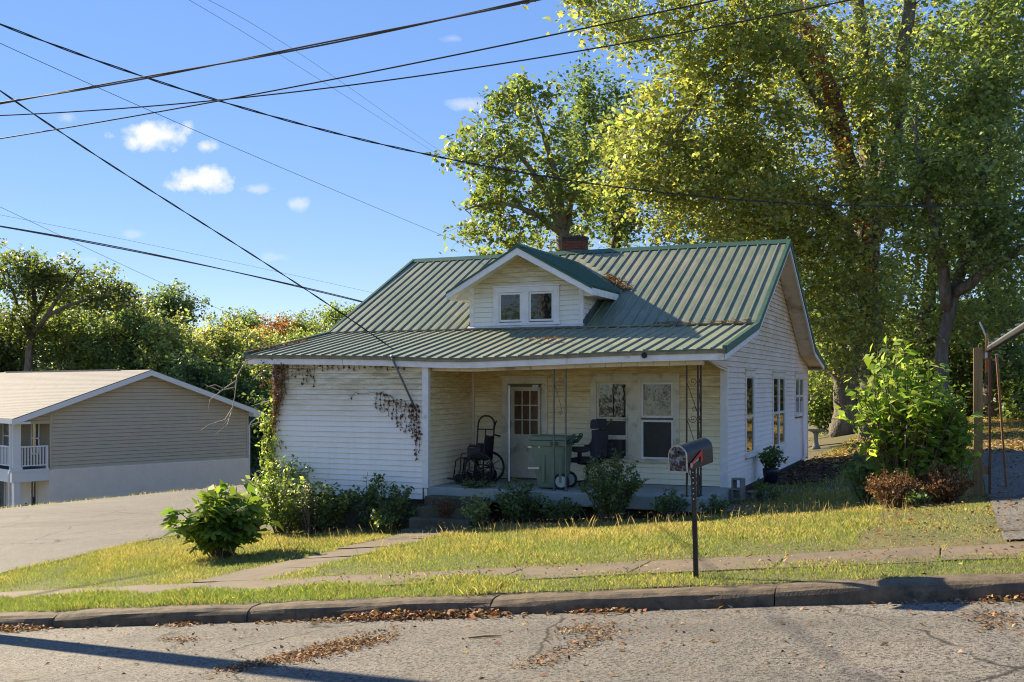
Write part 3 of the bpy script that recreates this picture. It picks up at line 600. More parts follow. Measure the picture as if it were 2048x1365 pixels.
# ---- dormer
DV, DU0, DU1, DUC, DZR, DS = 1.0, -5.63, -3.13, -4.38, 4.52, .555
DVF, DHW = .55, 1.62
def drz(u): return DZR - DS * abs(u - DUC)
def main_v(z): return VK + (z - ZK - .035) / ((ZR - ZK - .035) / (VR - VK))
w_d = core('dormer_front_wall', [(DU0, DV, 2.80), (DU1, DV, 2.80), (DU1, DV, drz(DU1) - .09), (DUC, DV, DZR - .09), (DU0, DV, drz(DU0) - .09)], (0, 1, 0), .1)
def dlim(z):
    hw = min(DU1 - DUC, (DZR - .09 - z) / DS)
    return None if hw < .02 else (DUC - hw, DUC + hw)
DW = (-5.11, -3.62, 2.90, 3.70)
clap(w_d, M['side_dormer'], (0, DV, 0), (1, 0, 0), (0, -1, 0), 2.89, 4.4, dlim, [DW])
for sgn, uu in ((1, DU1), (-1, DU0)):
    zt = drz(uu) - .09
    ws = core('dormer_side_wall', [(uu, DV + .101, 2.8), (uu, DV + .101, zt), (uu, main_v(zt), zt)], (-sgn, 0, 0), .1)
    clap(ws, M['side_dormer'], (uu, 0, 0), (0, 1, 0), (sgn, 0, 0), 2.92, zt, lambda z: (DV + .01, main_v(z) + .02) if main_v(z) > DV + .05 else (DV + .01, DV + .06))
    MB().box(uu - .07 if sgn > 0 else uu - .03, uu + .03 if sgn > 0 else uu + .07, DV - .032, DV + .04, 2.9, zt - .02).build('corner_board', M['trim'], H)
    # step flashing up the cheek
    a0, b0 = (DV - .05, 2.88), (main_v(zt) + .05, zt + .03)
    MB().hexa([(uu + sgn * .026, a0[0], a0[1] - .02), (uu + sgn * .036, a0[0], a0[1] - .02), (uu + sgn * .036, b0[0], b0[1] - .02), (uu + sgn * .026, b0[0], b0[1] - .02), (uu + sgn * .026, a0[0], a0[1] + .1), (uu + sgn * .036, a0[0], a0[1] + .1), (uu + sgn * .036, b0[0], b0[1] + .1), (uu + sgn * .026, b0[0], b0[1] + .1)]).build('step_flashing', M['iron'], H)
MB().box(DU0 - .05, DU1 + .05, DV - .045, DV - .03, 2.76, 2.895).build('base_flashing', M['flash'], H)
MB().hexa([(DU0 - .05, DV - .12, 2.852), (DU1 + .05, DV - .12, 2.852), (DU1 + .05, DV - .035, 2.90), (DU0 - .05, DV - .035, 2.90), (DU0 - .05, DV - .12, 2.858), (DU1 + .05, DV - .12, 2.858), (DU1 + .05, DV - .035, 2.906), (DU0 - .05, DV - .035, 2.906)]).build('base_flashing', M['flash'], H)
window_front(*DW[:2], 2.90, 3.70, (-4.46, -4.30), [(-4.975, -4.465, 2.98, 3.585, 'glass', 'trim'), (-4.295, -3.755, 2.98, 3.585, 'glass', 'trim')], DV, .13, 'trim', .045, .11)
for sgn in (-1, 1):
    ue = DUC + sgn * DHW; ze = drz(ue); ve = main_v(ze); vr_ = main_v(DZR)
    q = MB(); n = 12; P_ = []
    for i in range(n + 1):
        t = i / n; u = DUC + sgn * DHW * t; z = drz(u); P_ += [(u, DVF, z), (u, main_v(z) + .05, z)]
    q.add(P_, [(2 * i, 2 * i + 1, 2 * i + 3, 2 * i + 2) if sgn < 0 else (2 * i, 2 * i + 2, 2 * i + 3, 2 * i + 1) for i in range(n)])
    o = q.build('dormer_roof', M['roof_trim'], H); sm = o.modifiers.new('thickness', 'SOLIDIFY'); sm.thickness = .03; sm.offset = -1
    nrm = Vector((sgn * DS, 0, 1)).normalized(); k = 0; v = DVF + .12
    while v < 4.0:        # ribs run down the dormer slope
        tmax = (DZR - max(ze, ZK + .035 + (v - VK) * (ZR - ZK - .035) / (VR - VK))) / DS
        t0 = 0.; t1 = DHW + .01
        if main_v(drz(ue)) < v: # clipped by the main roof
            t1 = DHW; zl = ZK + .035 + (v - VK) * (ZR - ZK - .035) / (VR - VK); t1 = min(DHW, max(0, (DZR - zl) / DS))
        if t1 > .15:
            p0, p1 = np.array([DUC, v, DZR + .004]), np.array([DUC + sgn * t1, v, drz(DUC + sgn * t1) + .004]); nv = np.array(nrm)
            r = MB(); w0, w1, h = .03, .013, .03
            pts = [p + np.array([0, y, 0]) + nv * hh for p in (p0, p1) for (y, hh) in ((-w0, 0), (-w1, h), (w1, h), (w0, 0))]
            r.add(pts, [(0, 1, 2, 3), (7, 6, 5, 4), (0, 4, 5, 1), (1, 5, 6, 2), (2, 6, 7, 3)]).build('rib', M['roof_trim'], o)
        v += .229
    # barge boards, eave fascia, soffit
    MB().hexa([(DUC, DVF - .02, DZR - .20), (ue, DVF - .02, ze - .20 + .02), (ue, DVF + .012, ze - .18), (DUC, DVF + .012, DZR - .20), (DUC, DVF - .02, DZR - .033), (ue, DVF - .02, ze - .033), (ue, DVF + .012, ze - .033), (DUC, DVF + .012, DZR - .033)]).build('barge_board', M['trim'], H)
    MB().hexa([(DUC, DVF - .035, DZR - .06), (ue, DVF - .035, ze - .06), (ue, DVF - .021, ze - .06), (DUC, DVF - .021, DZR - .06), (DUC, DVF - .035, DZR - .02), (ue, DVF - .035, ze - .02), (ue, DVF - .021, ze - .02), (DUC, DVF - .021, DZR - .02)]).build('barge_trim', M['roof_trim'], H)
    x0, x1 = sorted((ue - sgn * .001, ue - sgn * .028)); MB().box(x0, x1, DVF + .014, main_v(ze - .1), ze - .17, ze - .034).build('fascia_board', M['trim'], H)
    MB().hexa([(DUC, DVF + .014, DZR - .11), (ue - sgn * .03, DVF + .014, ze - .10), (ue - sgn * .03, DV - .01, ze - .10), (DUC, DV - .01, DZR - .11), (DUC, DVF + .014, DZR - .095), (ue - sgn * .03, DVF + .014, ze - .085), (ue - sgn * .03, DV - .01, ze - .085), (DUC, DV - .01, DZR - .095)]).build('soffit_panel', M['trim'], H)
    MB().prism([(DUC + sgn * 1.262, DV - .024, ze - .16), (ue - sgn * .03, DV - .024, ze - .16), (ue - sgn * .03, DV - .024, ze - .07), (DUC + sgn * 1.262, DV - .024, drz(DUC + 1.262) - .07)], (0, 1, 0), .012).build('eave_return', M['trim'], H)
    x0, x1 = sorted((DUC + sgn * 1.28, ue - sgn * .03)); MB().box(x0, x1, DV - .005, main_v(ze - .15), ze - .16, ze - .145).build('soffit_panel', M['trim'], H)
MB().add([(DUC - .12, DVF - .03, DZR - .045), (DUC, DVF - .03, DZR + .045), (DUC + .12, DVF - .03, DZR - .045), (DUC - .12, 4.3, DZR - .045), (DUC, 4.3, DZR + .045), (DUC + .12, 4.3, DZR - .045)], [(0, 1, 4, 3), (1, 2, 5, 4), (0, 2, 1), (0, 3, 5, 2), (3, 4, 5)]).build('dormer_ridge_cap', M['roof_trim'], H)
# ---- chimney, brick by brick
CH = MB().box(-5.045, -4.555, 4.965, 5.435, 4.5, 5.27).build('chimney', M['brick_dark'], H)
for c in range(12):
    z = 4.52 + c * .066; off = .11 if c % 2 else 0; out = .012 if c < 11 else .03
    for sx in range(3):
        a = -5.05 + sx * .2 - off + .004; b = a + .192; a, b = max(a, -5.05), min(b, -4.55)
        if b - a > .03: MB().box(a, b, 4.96 - out, 4.968, z, z + .056).build('brick', M['brick'] if c < 10 else M['brick_dark'], CH)
        a = 4.96 + sx * .2 - off + .004; b = a + .192; a, b = max(a, 4.97), min(b, 5.44)
        if b - a > .03: MB().box(-4.558, -4.55 + out, a, b, z, z + .056).build('brick', M['brick'] if c < 10 else M['brick_dark'], CH)
MB().box(-5.09, -4.51, 4.92, 5.48, 4.7, 4.93).build('chimney_flashing', M['flash'], CH)
# conduit with meter box on the right wall, pole hanging from the fascia
cd = MB(); cd.tube([(.07, 9.65, -.35), (.07, 9.62, .4), (.07, 9.56, .95)], .03).box(.03, .12, 9.52, 9.70, -.36, -.3); cd.build('conduit', M['side_gable'], H, True)
MB().box(.03, .12, 9.40, 9.62, .86, 1.22).build('meter_box', M['side_gable'], H, bevel=.01)
MB().tube([(-5.80, -2.09, 2.19), (-5.78, -2.11, 2.14), (-5.33, -2.02, 1.18)], .021, 8).tube([(-5.83, -2.07, 2.20), (-5.77, -2.12, 2.18)], .03, 8).build('hanging_pole', M['iron'], H, True)
MB().ring((-.95, -2.075, 2.16), (0, 1, 0), .04, .012, 14, 6).disc((-.95, -2.07, 2.16), (0, 1, 0), .03, .03).build('light_fitting', M['blackmetal'], H)
# ------------------------------------------------------------------ the neighbour's house
def neighbour():
    A = np.array([-31.95, 14.34, 0]); e = np.array([.343, .939, 0]); e /= np.linalg.norm(e); n = np.array([e[1], -e[0], 0])
    def q(t, d, z): return A + e * t - n * d + np.array([0, 0, z])     # t along the gable, d back from it
    N = thing('neighbour_house', 'two-storey khaki sided house with white brick base, shingle roof and corner balcony', 'house', tuple(q(4.5, 5, -3.4)))
    def bx(m, t0, t1, d0, d1, z0, z1): return m.hexa([q(t0, d0, z0), q(t1, d0, z0), q(t1, d1, z0), q(t0, d1, z0), q(t0, d0, z1), q(t1, d0, z1), q(t1, d1, z1), q(t0, d1, z1)])
    W, T0, TR, ZEv, ZRv, DL = 9.75, -1.45, 4.4, .22, 2.32, 24.
    sl = (ZRv - ZEv) / (TR + 1.75)
    def rz(t): return ZRv - sl * abs(t - TR)
    g = MB(); g.prism([q(0, 0, -2.0), q(W, 0, -2.0), q(W, 0, rz(W) - .12), q(TR, 0, rz(TR) - .12), q(0, 0, rz(0) - .12)], -n, .2); bx(g, 0, .2, .2, DL, -2.0, rz(0) - .15); bx(g, W - .2, W, .2, DL, -2, rz(W) - .15)
    G = g.build('gable_wall', M['n_wall'], N)
    z = -2.0; ex = .165
    while z < 2.15:                                     # lap siding, one board each
        zt = z + ex; a0, a1 = (0.0 if z < rz(0) - .15 else None), None
        lo = 0.0 if z < rz(0) - .15 else TR - (ZRv - .12 - z) / sl; hi = min(W, TR + (ZRv - .12 - z) / sl)
        lo2 = 0.0 if zt < rz(0) - .15 else TR - (ZRv - .12 - zt) / sl; hi2 = min(W, TR + (ZRv - .12 - zt) / sl)
        if z > ZEv - .35: lo, lo2 = [x if z > rz(T0) - .12 else T0 for x in (max(T0, TR - (ZRv - .12 - z) / sl), max(T0, TR - (ZRv - .12 - zt) / sl))]
        if hi2 - lo2 < .05: break
        MB().hexa([q(lo, -.004, z - .004), q(hi, -.004, z - .004), q(hi, -.03, z - .004), q(lo, -.03, z - .004), q(lo2, -.002, zt - .022), q(hi2, -.002, zt - .022), q(hi2, -.008, zt - .022), q(lo2, -.008, zt - .022)]).build('siding_board', M['n_siding'], G)
        z = zt
    vm = MB()
    for k in range(9): t = TR - .55 + k * .13; bx(vm, t, t + .04, -.035, -.008, rz(t) - .45, rz(t) - .16)
    vm.build('gable_vent', M['n_siding'], N)
    bw = MB(); bx(bw, -.06, W + .04, -.05, DL, -5.2, -2.0); BW = bw.build('brick_base', M['n_brick'], N)
    bk = MB(); rowi = 0                                  # brick courses of the painted base: too small to pick apart
    for r in range(26):
        zz = -4.04 + r * .078
        for c in range(46):
            t = -.05 + c * .214 + (.107 if r % 2 else 0); t1 = min(t + .204, W + .03)
            if t1 - t > .05: bx(bk, t, t1, -.058, -.05, zz, zz + .068)
    tag(bk.build('brick_courses', M['n_brick'], BW), kind='stuff')
    rf = MB()
    for s in (-1, 1):
        te = TR + s * (TR + 1.75) if s < 0 else W + .55
        rf.hexa([q(TR, -.5, ZRv - .1), q(te, -.5, rz(te) - .1), q(te, DL, rz(te) - .1), q(TR, DL, ZRv - .1), q(TR, -.5, ZRv), q(te, -.5, rz(te)), q(te, DL, rz(te)), q(TR, DL, ZRv)])
    RF = rf.build('roof', M['n_roof'], N)
    sh = MB()
    for k in range(34):                                  # shingle courses on the near slope
        t0 = -1.74 + k * .18; t1 = t0 + .18
        if t1 > TR: break
        sh.hexa([q(t0, -.49, rz(t0) + .002), q(t1, -.49, rz(t1) + .002), q(t1, DL, rz(t1) + .002), q(t0, DL, rz(t0) + .002), q(t0, -.49, rz(t0) + .010), q(t1, -.49, rz(t1) + .004), q(t1, DL, rz(t1) + .004), q(t0, DL, rz(t0) + .010)])
    tag(sh.build('shingle_courses', M['n_roof'], RF), kind='stuff')
    rc = MB(); bx(rc, TR - .12, TR + .12, 2.5, 16, ZRv - .02, ZRv + .05); rc.build('ridge_vent', M['n_roof'], RF)
    for s in (-1, 1):
        te = -1.75 if s < 0 else W + .55
        MB().hexa([q(TR, -.53, ZRv - .26), q(te, -.53, rz(te) - .26), q(te, -.505, rz(te) - .26), q(TR, -.505, ZRv - .26), q(TR, -.53, ZRv - .03), q(te, -.53, rz(te) - .03), q(te, -.505, rz(te) - .03), q(TR, -.505, ZRv - .03)]).build('barge_board', M['n_trim'], N)
        MB().hexa([q(TR, -.5, ZRv - .2), q(te, -.5, rz(te) - .2), q(te, 0.04, rz(te) - .2), q(TR, 0.04, ZRv - .2), q(TR, -.5, ZRv - .18), q(te, -.5, rz(te) - .18), q(te, 0.04, rz(te) - .18), q(TR, 0.04, ZRv - .18)]).build('soffit', M['n_trim'], N)
    m = MB(); bx(m, -1.78, -1.74, -.5, DL, ZEv - .2, ZEv - .02); bx(m, -1.74, -1.0, -.5, -.06, ZEv - .22, ZEv - .12); m.build('fascia', M['n_trim'], N)
    m = MB(); bx(m, W + .1, W + .56, -.5, -.06, rz(W + .55) - .26, rz(W + .55) - .2); m.hexa([q(W + .02, -.52, rz(W) - .42), q(W + .56, -.52, rz(W + .55) - .26), q(W + .56, -.06, rz(W + .55) - .26), q(W + .02, -.06, rz(W) - .42), q(W + .02, -.52, rz(W) - .1), q(W + .56, -.52, rz(W + .55) - .1), q(W + .56, -.06, rz(W + .55) - .1), q(W + .02, -.06, rz(W) - .1)]); m.build('eave_return', M['n_trim'], N)
    m = MB(); m.tube([q(W + .45, -.3, rz(W + .55) - .2), q(W + .1, -.1, rz(W) - .75), q(W + .06, -.06, rz(W) - .9), q(W + .06, -.06, -4.5)], .04); m.build('downspout', M['n_trim'], N)
    for t in (0.03, W - .02):
        m = MB(); bx(m, t - .05, t + .05, -.04, 0, -2.0, rz(t) - .2); m.build('corner_board', M['n_siding'], N)
    # balcony along the entrance side
    m = MB(); bx(m, T0 - .1, -.07, -.02, DL, -2.25, -1.95); m.build('balcony_deck', M['n_floor'], N)
    m = MB(); bx(m, T0 - .16, -.07, -.07, -.022, -2.45, -1.93); bx(m, T0 - .16, T0 - .11, -.02, DL, -2.45, -1.93); bx(m, T0 - .2, -.07, -.1, -.072, -2.02, -1.93); m.build('balcony_beam', M['n_trim'], N)
    for d in (0.08, 4.2, 8.4):
        m = MB(); bx(m, T0 - .09, T0 + .22, d - .12, d + .15, -1.93, .02); bx(m, T0 - .14, T0 + .27, d - .16, d + .19, -1.93, -1.82); bx(m, T0 - .06, T0 + .2, d - .1, d + .13, -4.7, -2.26); m.build('balcony_column', M['n_trim'], N)
    def rail(name, P0, P1, cnt):
        P0, P1 = np.array(P0), np.array(P1); Rl = MB().bar(P0 + (0, 0, -.98), P1 + (0, 0, -.98), .06, .06).build(name, M['n_trim'], N); MB().bar(P0 + (0, 0, -1.78), P1 + (0, 0, -1.78), .05, .05).build('bottom_rail', M['n_trim'], Rl)
        for k in range(cnt): p = P0 + (P1 - P0) * (k + .5) / cnt; MB().bar(p + (0, 0, -1.78), p + (0, 0, -.98), .04, .04).build('baluster', M['n_trim'], Rl)
    rail('railing', q(T0 + .22, .02, 0), q(-.09, .02, 0), 9); rail('railing', q(T0 + .02, .3, 0), q(T0 + .02, 4.1, 0), 24)
    m = MB(); bx(m, -.16, -.08, -.02, .06, -1.93, -.95); m.build('railing_post', M['n_trim'], N)
    for (d0, d1, z0, z1) in ((1.02, 1.86, -1.42, .02), (4.2, 5.0, -1.42, .02)):
        w = MB(); f = .07
        for (a, b, c, dd_) in ((d0, d1, z0, z0 + f), (d0, d1, z1 - f, z1), (d0, d0 + f, z0, z1), (d1 - f, d1, z0, z1), (d0, d1, (z0 + z1) / 2 - .03, (z0 + z1) / 2 + .03)): bx(w, -.05, -.005, a, b, c, dd_)
        Wn = w.build('window', M['n_trim'], N); g = MB(); bx(g, -.025, -.004, d0 + f, d1 - f, z0 + f, z1 - f); g.build('pane', M['n_glass'], Wn)
    for (d0, d1, z0, z1) in ((1.1, 1.75, -4.0, -2.42), (4.6, 5.4, -4.0, -2.5)):
        w = MB(); bx(w, -.12, -.065, d0, d0 + .08, z0, z1); bx(w, -.12, -.065, d1 - .08, d1, z0, z1); bx(w, -.12, -.065, d0, d1, z1 - .08, z1); Wn = w.build('lower_window', M['n_brick'], N)
        g = MB(); bx(g, -.08, -.062, d0 + .08, d1 - .08, z0, z1 - .08); g.build('pane', M['n_glass'], Wn)
    m = MB(); m.tube([q(T0 - .2, -.02, ZEv - .1), q(T0 - .2, -.02, -1.9), q(T0 - .28, -.06, -2.1), q(T0 - .24, -.06, -4.5)], .045); m.build('downspout', M['n_trim'], N)
    m = MB(); m.tube([q(T0 + .1, 3.2, -2.3), q(T0 + .1, 3.2, -2.36)], .015).add([q(T0 + .1, 3.2, -2.36)] + [q(T0 + .1 + .22 * math.cos(k), 3.2 + .22 * math.sin(k), -2.48) for k in np.arange(8) * math.pi / 4], [(0, 1 + k, 1 + (k + 1) % 8) for k in range(8)]); m.tube([q(T0 + .1, 3.2, -2.44), q(T0 + .1, 3.2, -2.58)], .06); m.build('hanging_lamp', M['blackmetal'], N)
    # chair on the lower porch
    gz = float(zg(q(-.9, 3.4, 0)[0:1], q(-.9, 3.4, 0)[1:2])[0])
    c = thing('porch_chair', 'small dark maroon chair under the khaki house balcony', 'chair', tuple(q(-.9, 3.4, gz)))
    def cb(name, *a): m = MB(); bx(m, *a); m.build(name, M['cushion'], c, bevel=.03)
    cb('seat', -1.2, -.65, 3.1, 3.65, gz + .36, gz + .46); cb('backrest', -1.2, -.65, 3.66, 3.74, gz + .36, gz + .95)
    for t in (-1.18, -.72):
        for d in (3.12, 3.6): m = MB(); bx(m, t, t + .05, d, d + .05, gz, gz + .36); m.build('leg', M['cushion'], c)
    return q
NQ = neighbour()
# ------------------------------------------------------------------ things on the porch
PZ = -.222
def xf(o, ang):
    c_, s_ = math.cos(ang), math.sin(ang); o = np.array(o, float)
    return lambda x, y, z: (o[0] + c_ * x - s_ * y, o[1] + s_ * x + c_ * y, o[2] + z)
def wheelchair():
    p = xf((-4.36, -1.10, PZ), R(184)); T = thing('wheelchair', 'black folding wheelchair parked by the front door', 'wheelchair', p(0, 0, 0))
    ax = np.array(p(0, 1, 0)) - np.array(p(0, 0, 0))
    for y in (-.29, .29):
        c = p(0, y, .305); w = MB().ring(c, ax, .288, .02, 36, 8).build('wheel', M['rubber'], T, True)
        MB().ring(p(0, y + (.045 if y > 0 else -.045), .305), ax, .255, .008, 32, 6).build('hand_rim', M['blackmetal'], w, True)
        MB().tube([p(0, y - .03, .305), p(0, y + .03, .305)], .03, 10).build('hub', M['blackmetal'], w)
        for k in range(8): t = k * math.pi / 4 + .2; MB().tube([p(.02 * math.cos(t), y, .305 + .02 * math.sin(t)), p(.285 * math.cos(t), y, .305 + .285 * math.sin(t))], .0065, 5).build('spoke', M['blackmetal'], w)
        s = .8 if y > 0 else -.8; yy = y * .76
        MB().ring(p(.43, yy, .1), ax, .085, .017, 20, 7).disc(p(.43, yy, .1), ax, .075, .012, 14).build('caster', M['rubber'], T, True)
        f = MB(); f.tube([p(.43, yy, .1), p(.43, yy, .24), p(.40, yy, .26), p(.40, yy, .48)], .012, 6).tube([p(-.06, yy, .2), p(.40, yy, .22)], .012, 6).tube([p(-.06, yy, .5), p(.42, yy, .5), p(.50, yy, .44), p(.54, yy, .12)], .012, 6).tube([p(-.06, yy, .15), p(-.06, yy, .62), p(-.10, yy, .9)], .012, 6).tube([p(-.02, yy, .5), p(-.02, yy, .70), p(.24, yy, .72), p(.26, yy, .6), p(.38, yy, .58), p(.40, yy, .48)], .011, 6)
        f.build('side_frame', M['blackmetal'], T, True)
        MB().hexa([p(-.02, yy - .035, .715), p(.22, yy - .035, .725), p(.22, yy + .035, .725), p(-.02, yy + .035, .715), p(-.02, yy - .03, .75), p(.22, yy - .03, .76), p(.22, yy + .03, .76), p(-.02, yy + .03, .75)]).build('armrest', M['vinyl'], T, bevel=.01)
        MB().hexa([p(.0, yy - .006, .52), p(.26, yy - .006, .52), p(.26, yy + .006, .52), p(0, yy + .006, .52), p(0, yy - .006, .70), p(.26, yy - .006, .70), p(.26, yy + .006, .70), p(0, yy + .006, .70)]).build('side_panel', M['vinyl'], T)
        MB().tube([p(-.10, yy, .9), p(-.12, yy, .925), p(-.24, yy, .90)], .017, 8).build('push_handle', M['black'], T, True)
        MB().hexa([p(.52, yy - .07, .08), p(.66, yy - .07, .10), p(.66, yy + .07, .10), p(.52, yy + .07, .08), p(.52, yy - .07, .095), p(.66, yy - .07, .115), p(.66, yy + .07, .115), p(.52, yy + .07, .095)]).build('footrest', M['black'], T)
    q = MB(); n = 6
    for i in range(n):      # sagging sling seat
        y0, y1 = -.22 + .44 * i / n, -.22 + .44 * (i + 1) / n; s0, s1 = (-.04 * math.cos(y0 / .22 * math.pi / 2), -.04 * math.cos(y1 / .22 * math.pi / 2))
        q.hexa([p(-.05, y0, .49 + s0), p(.36, y0, .49 + s0), p(.36, y1, .49 + s1), p(-.05, y1, .49 + s1), p(-.05, y0, .515 + s0), p(.36, y0, .515 + s0), p(.36, y1, .515 + s1), p(-.05, y1, .515 + s1)])
    q.build('seat', M['vinyl'], T)
    MB().hexa([p(-.06, -.215, .45), p(-.04, -.215, .45), p(-.04, .215, .45), p(-.06, .215, .45), p(-.115, -.215, .91), p(-.09, -.215, .91), p(-.09, .215, .91), p(-.115, .215, .91)]).build('backrest', M['vinyl'], T, bevel=.01)
    MB().tube([p(0, -.28, .305), p(0, .28, .305)], .012, 6).tube([p(.1, -.22, .2), p(.2, .22, .5)], .01, 6).tube([p(.1, .22, .2), p(.2, -.22, .5)], .01, 6).build('cross_brace', M['blackmetal'], T)
wheelchair()
def hand_truck():
    p = xf((-4.72, -.42, PZ), R(-8)); T = thing('hand_truck', 'olive metal hand truck with arched handle behind the wheelchair', 'hand truck', p(0, 0, 0))
    arch = [p(-.19, .0, .12), p(-.19, .10, .75), p(-.19, .14, 1.08)] + [p(-.19 * math.cos(t), .15, 1.10 + .17 * math.sin(t)) for t in np.linspace(.1, math.pi - .1, 9)] + [p(.19, .14, 1.08), p(.19, .10, .75), p(.19, 0, .12)]
    MB().tube(arch, .017, 8).build('frame', M['old_iron'], T, True)
    for z, y in ((1.0, .13), (.62, .085), (.3, .03)): MB().tube([p(-.19, y, z), p(.19, y, z)], .013, 6).build('crossbar', M['old_iron'], T)
    MB().tube([p(0, .13, 1.0), p(0, .03, .3)], .013, 6).build('upright', M['old_iron'], T)
    MB().tube([p(.19, .12, 1.02), p(.25, .10, 1.14), p(.27, .09, 1.17)], .016, 6).build('hand_grip', M['black'], T)
    MB().hexa([p(-.2, -.2, .0), p(.2, -.2, .0), p(.2, .03, .0), p(-.2, .03, .0), p(-.2, -.2, .012), p(.2, -.2, .012), p(.2, .03, .14), p(-.2, .03, .14)]).build('toe_plate', M['old_iron'], T)
    ax = np.array(p(1, 0, 0)) - np.array(p(0, 0, 0))
    for x in (-.2, .2): MB().ring(p(x, .09, .11), ax, .085, .025, 20, 8).disc(p(x, .09, .11), ax, .07, .03, 14).build('wheel', M['rubber'], T, True)
M['old_iron'] = mat('olive_painted_steel', (.05, .055, .04), (.07, .06, .04), 8, .5, metal=.3)
hand_truck()
def trash_cart():
    p = xf((-2.87, -1.36, PZ), R(2)); T = thing('trash_cart', 'green wheeled trash cart with pale hubs beside the porch post', 'trash cart', p(0, 0, 0))
    def loop(hw0, hw1, hd, z): return [p(-hw0, -hd, z), p(hw1, -hd, z), p(hw1, hd, z), p(-hw0, hd, z)]
    def loft(loops):
        m = MB(); k = 4; m.add([v for l in loops for v in l], [(i * k + j, i * k + (j + 1) % k, (i + 1) * k + (j + 1) % k, (i + 1) * k + j) for i in range(len(loops) - 1) for j in range(k)] + [(3, 2, 1, 0), tuple(range((len(loops) - 1) * k, len(loops) * k))]); return m
    loft([loop(.22, .20, .20, .02), loop(.27, .26, .235, .30), loop(.34, .30, .265, .80)]).build('body', M['cart'], T, bevel=.03)
    loft([loop(.36, .32, .285, .78), loop(.365, .325, .29, .88)]).build('rim', M['cart'], T, bevel=.012)
    loft([loop(.375, .335, .30, .885), loop(.375, .335, .30, .925), loop(.33, .31, .26, .965), loop(.1, .1, .1, .975)]).build('lid', M['cart'], T, bevel=.012)
    for s in (-1, 1):
        MB().tube([p(.30, s * .2, .84), p(.40, s * .2, .86), p(.47, s * .2, .95)], .035, 8).ring(p(.47, s * .2, .965), np.array(p(0, 1, 0)) - np.array(p(0, 0, 0)), .028, .014, 14, 6).build('hinge_arm', M['cart_dark'], T, True)
        ax = np.array(p(0, 1, 0)) - np.array(p(0, 0, 0)); c = p(.24, s * .235, .15)
        w = MB().ring(c, ax, .125, .028, 28, 8).build('wheel', M['rubber'], T, True)
        MB().disc(c, ax, .105, .045, 24).build('hub', M['hub'], w)
    MB().tube([p(.46, -.22, .95), p(.46, .22, .95)], .016, 8).build('handle', M['cart_dark'], T)
    for z, y in ((.74, .02), (.36, 0)): MB().hexa([p(-.40, -.24, z), p(-.16, -.285 + y, z), p(-.16, -.26 + y, z), p(-.36, -.2, z), p(-.40, -.24, z + .03), p(-.16, -.285 + y, z + .045), p(-.16, -.26 + y, z + .045), p(-.36, -.2, z + .03)]).build('lift_bar', M['steel'], T)
    for x in (-.12, .06, .2): MB().hexa([p(x, -.262, .12), p(x + .05, -.262, .12), p(x + .05, -.20, .12), p(x, -.2, .12), p(x - .005, -.272, .62), p(x + .06, -.272, .62), p(x + .06, -.2, .62), p(x - .005, -.2, .62)]).build('moulded_rib', M['cart'], T, bevel=.01)
    MB().box(*sorted((p(.05, -.3, 0)[0], p(.19, -.3, 0)[0])), p(0, -.297, 0)[1], p(0, -.28, 0)[1], PZ + .80, PZ + .86).build('maker_plate', M['cart_dark'], T)
trash_cart()
def office_chair():
    p = xf((-2.44, -.70, PZ), R(172)); T = thing('office_chair', 'charcoal high-backed office chair facing the trash cart', 'chair', p(0, 0, 0))
    MB().tube([p(0, 0, .06), p(0, 0, .42)], .03, 10).build('column', M['black'], T)
    for k in range(5):
        t = k * 2 * math.pi / 5 + .3; x, y = .29 * math.cos(t), .29 * math.sin(t)
        l = MB().hexa([p(0, 0, .07), p(x, y, .06), p(x + .02, y + .02, .06), p(.03, .03, .07), p(0, 0, .11), p(x, y, .085), p(x + .02, y + .02, .085), p(.03, .03, .11)]).build('leg', M['black'], T)
        MB().ring(p(x, y, .03), (math.cos(t + 1), math.sin(t + 1), 0), .017, .012, 12, 6).build('caster', M['black'], l, True)
    def pad(name, prof, hw, m):          # closed x-z outline pushed sideways, edges rounded by bevel
        q = MB(); q.prism([p(x, -hw, z) for x, z in prof], np.array(p(0, 1, 0)) - np.array(p(0, 0, 0)), 2 * hw); return q.build(name, m, T, bevel=.025)
    pad('seat', [(-.24, .44), (.24, .44), (.28, .48), (.25, .53), (-.2, .54), (-.25, .5)], .25, M['fabric'])
    pad('seat_pan', [(-.26, .40), (.1, .40), (.1, .437), (-.26, .437)], .14, M['black'])
    pad('backrest', [(-.24, .52), (-.18, .56), (-.17, .74), (-.21, .92), (-.20, 1.04), (-.23, 1.06), (-.32, 1.05), (-.33, .9), (-.29, .7), (-.30, .54)], .24, M['fabric'])
    pad('headrest', [(-.17, 1.07), (-.15, 1.10), (-.16, 1.22), (-.20, 1.25), (-.31, 1.25), (-.33, 1.08)], .2, M['fabric'])
    for s in (-1, 1):
        y = s * .29
        MB().hexa([p(-.05, y - .02, .42), p(.05, y - .02, .42), p(.05, y + .02, .42), p(-.05, y + .02, .42), p(-.03, y - .02, .64), p(.05, y - .02, .64), p(.05, y + .02, .64), p(-.03, y + .02, .64)]).build('arm_support', M['black'], T, bevel=.01)
        q = MB(); q.prism([p(x, y - .05, z) for x, z in ((-.20, .68), (-.1, .64), (.12, .64), (.2, .70), (.2, .745), (-.2, .75))], np.array(p(0, 1, 0)) - np.array(p(0, 0, 0)), .10); q.build('armrest', M['fabric'], T, bevel=.02)
    MB().bar(p(-.25, 0, .42), p(-.30, 0, .62), .08, .02, (0, 1, 0)).build('back_bracket', M['black'], T)
office_chair()
ac = thing('window_air_conditioner', 'dark slatted air conditioner set in the lower window', 'air conditioner', (-2.2, -.2, .26))
MB().box(-2.42, -1.93, -.34, -.03, .27, .62).build('case', M['black'], ac, bevel=.01)
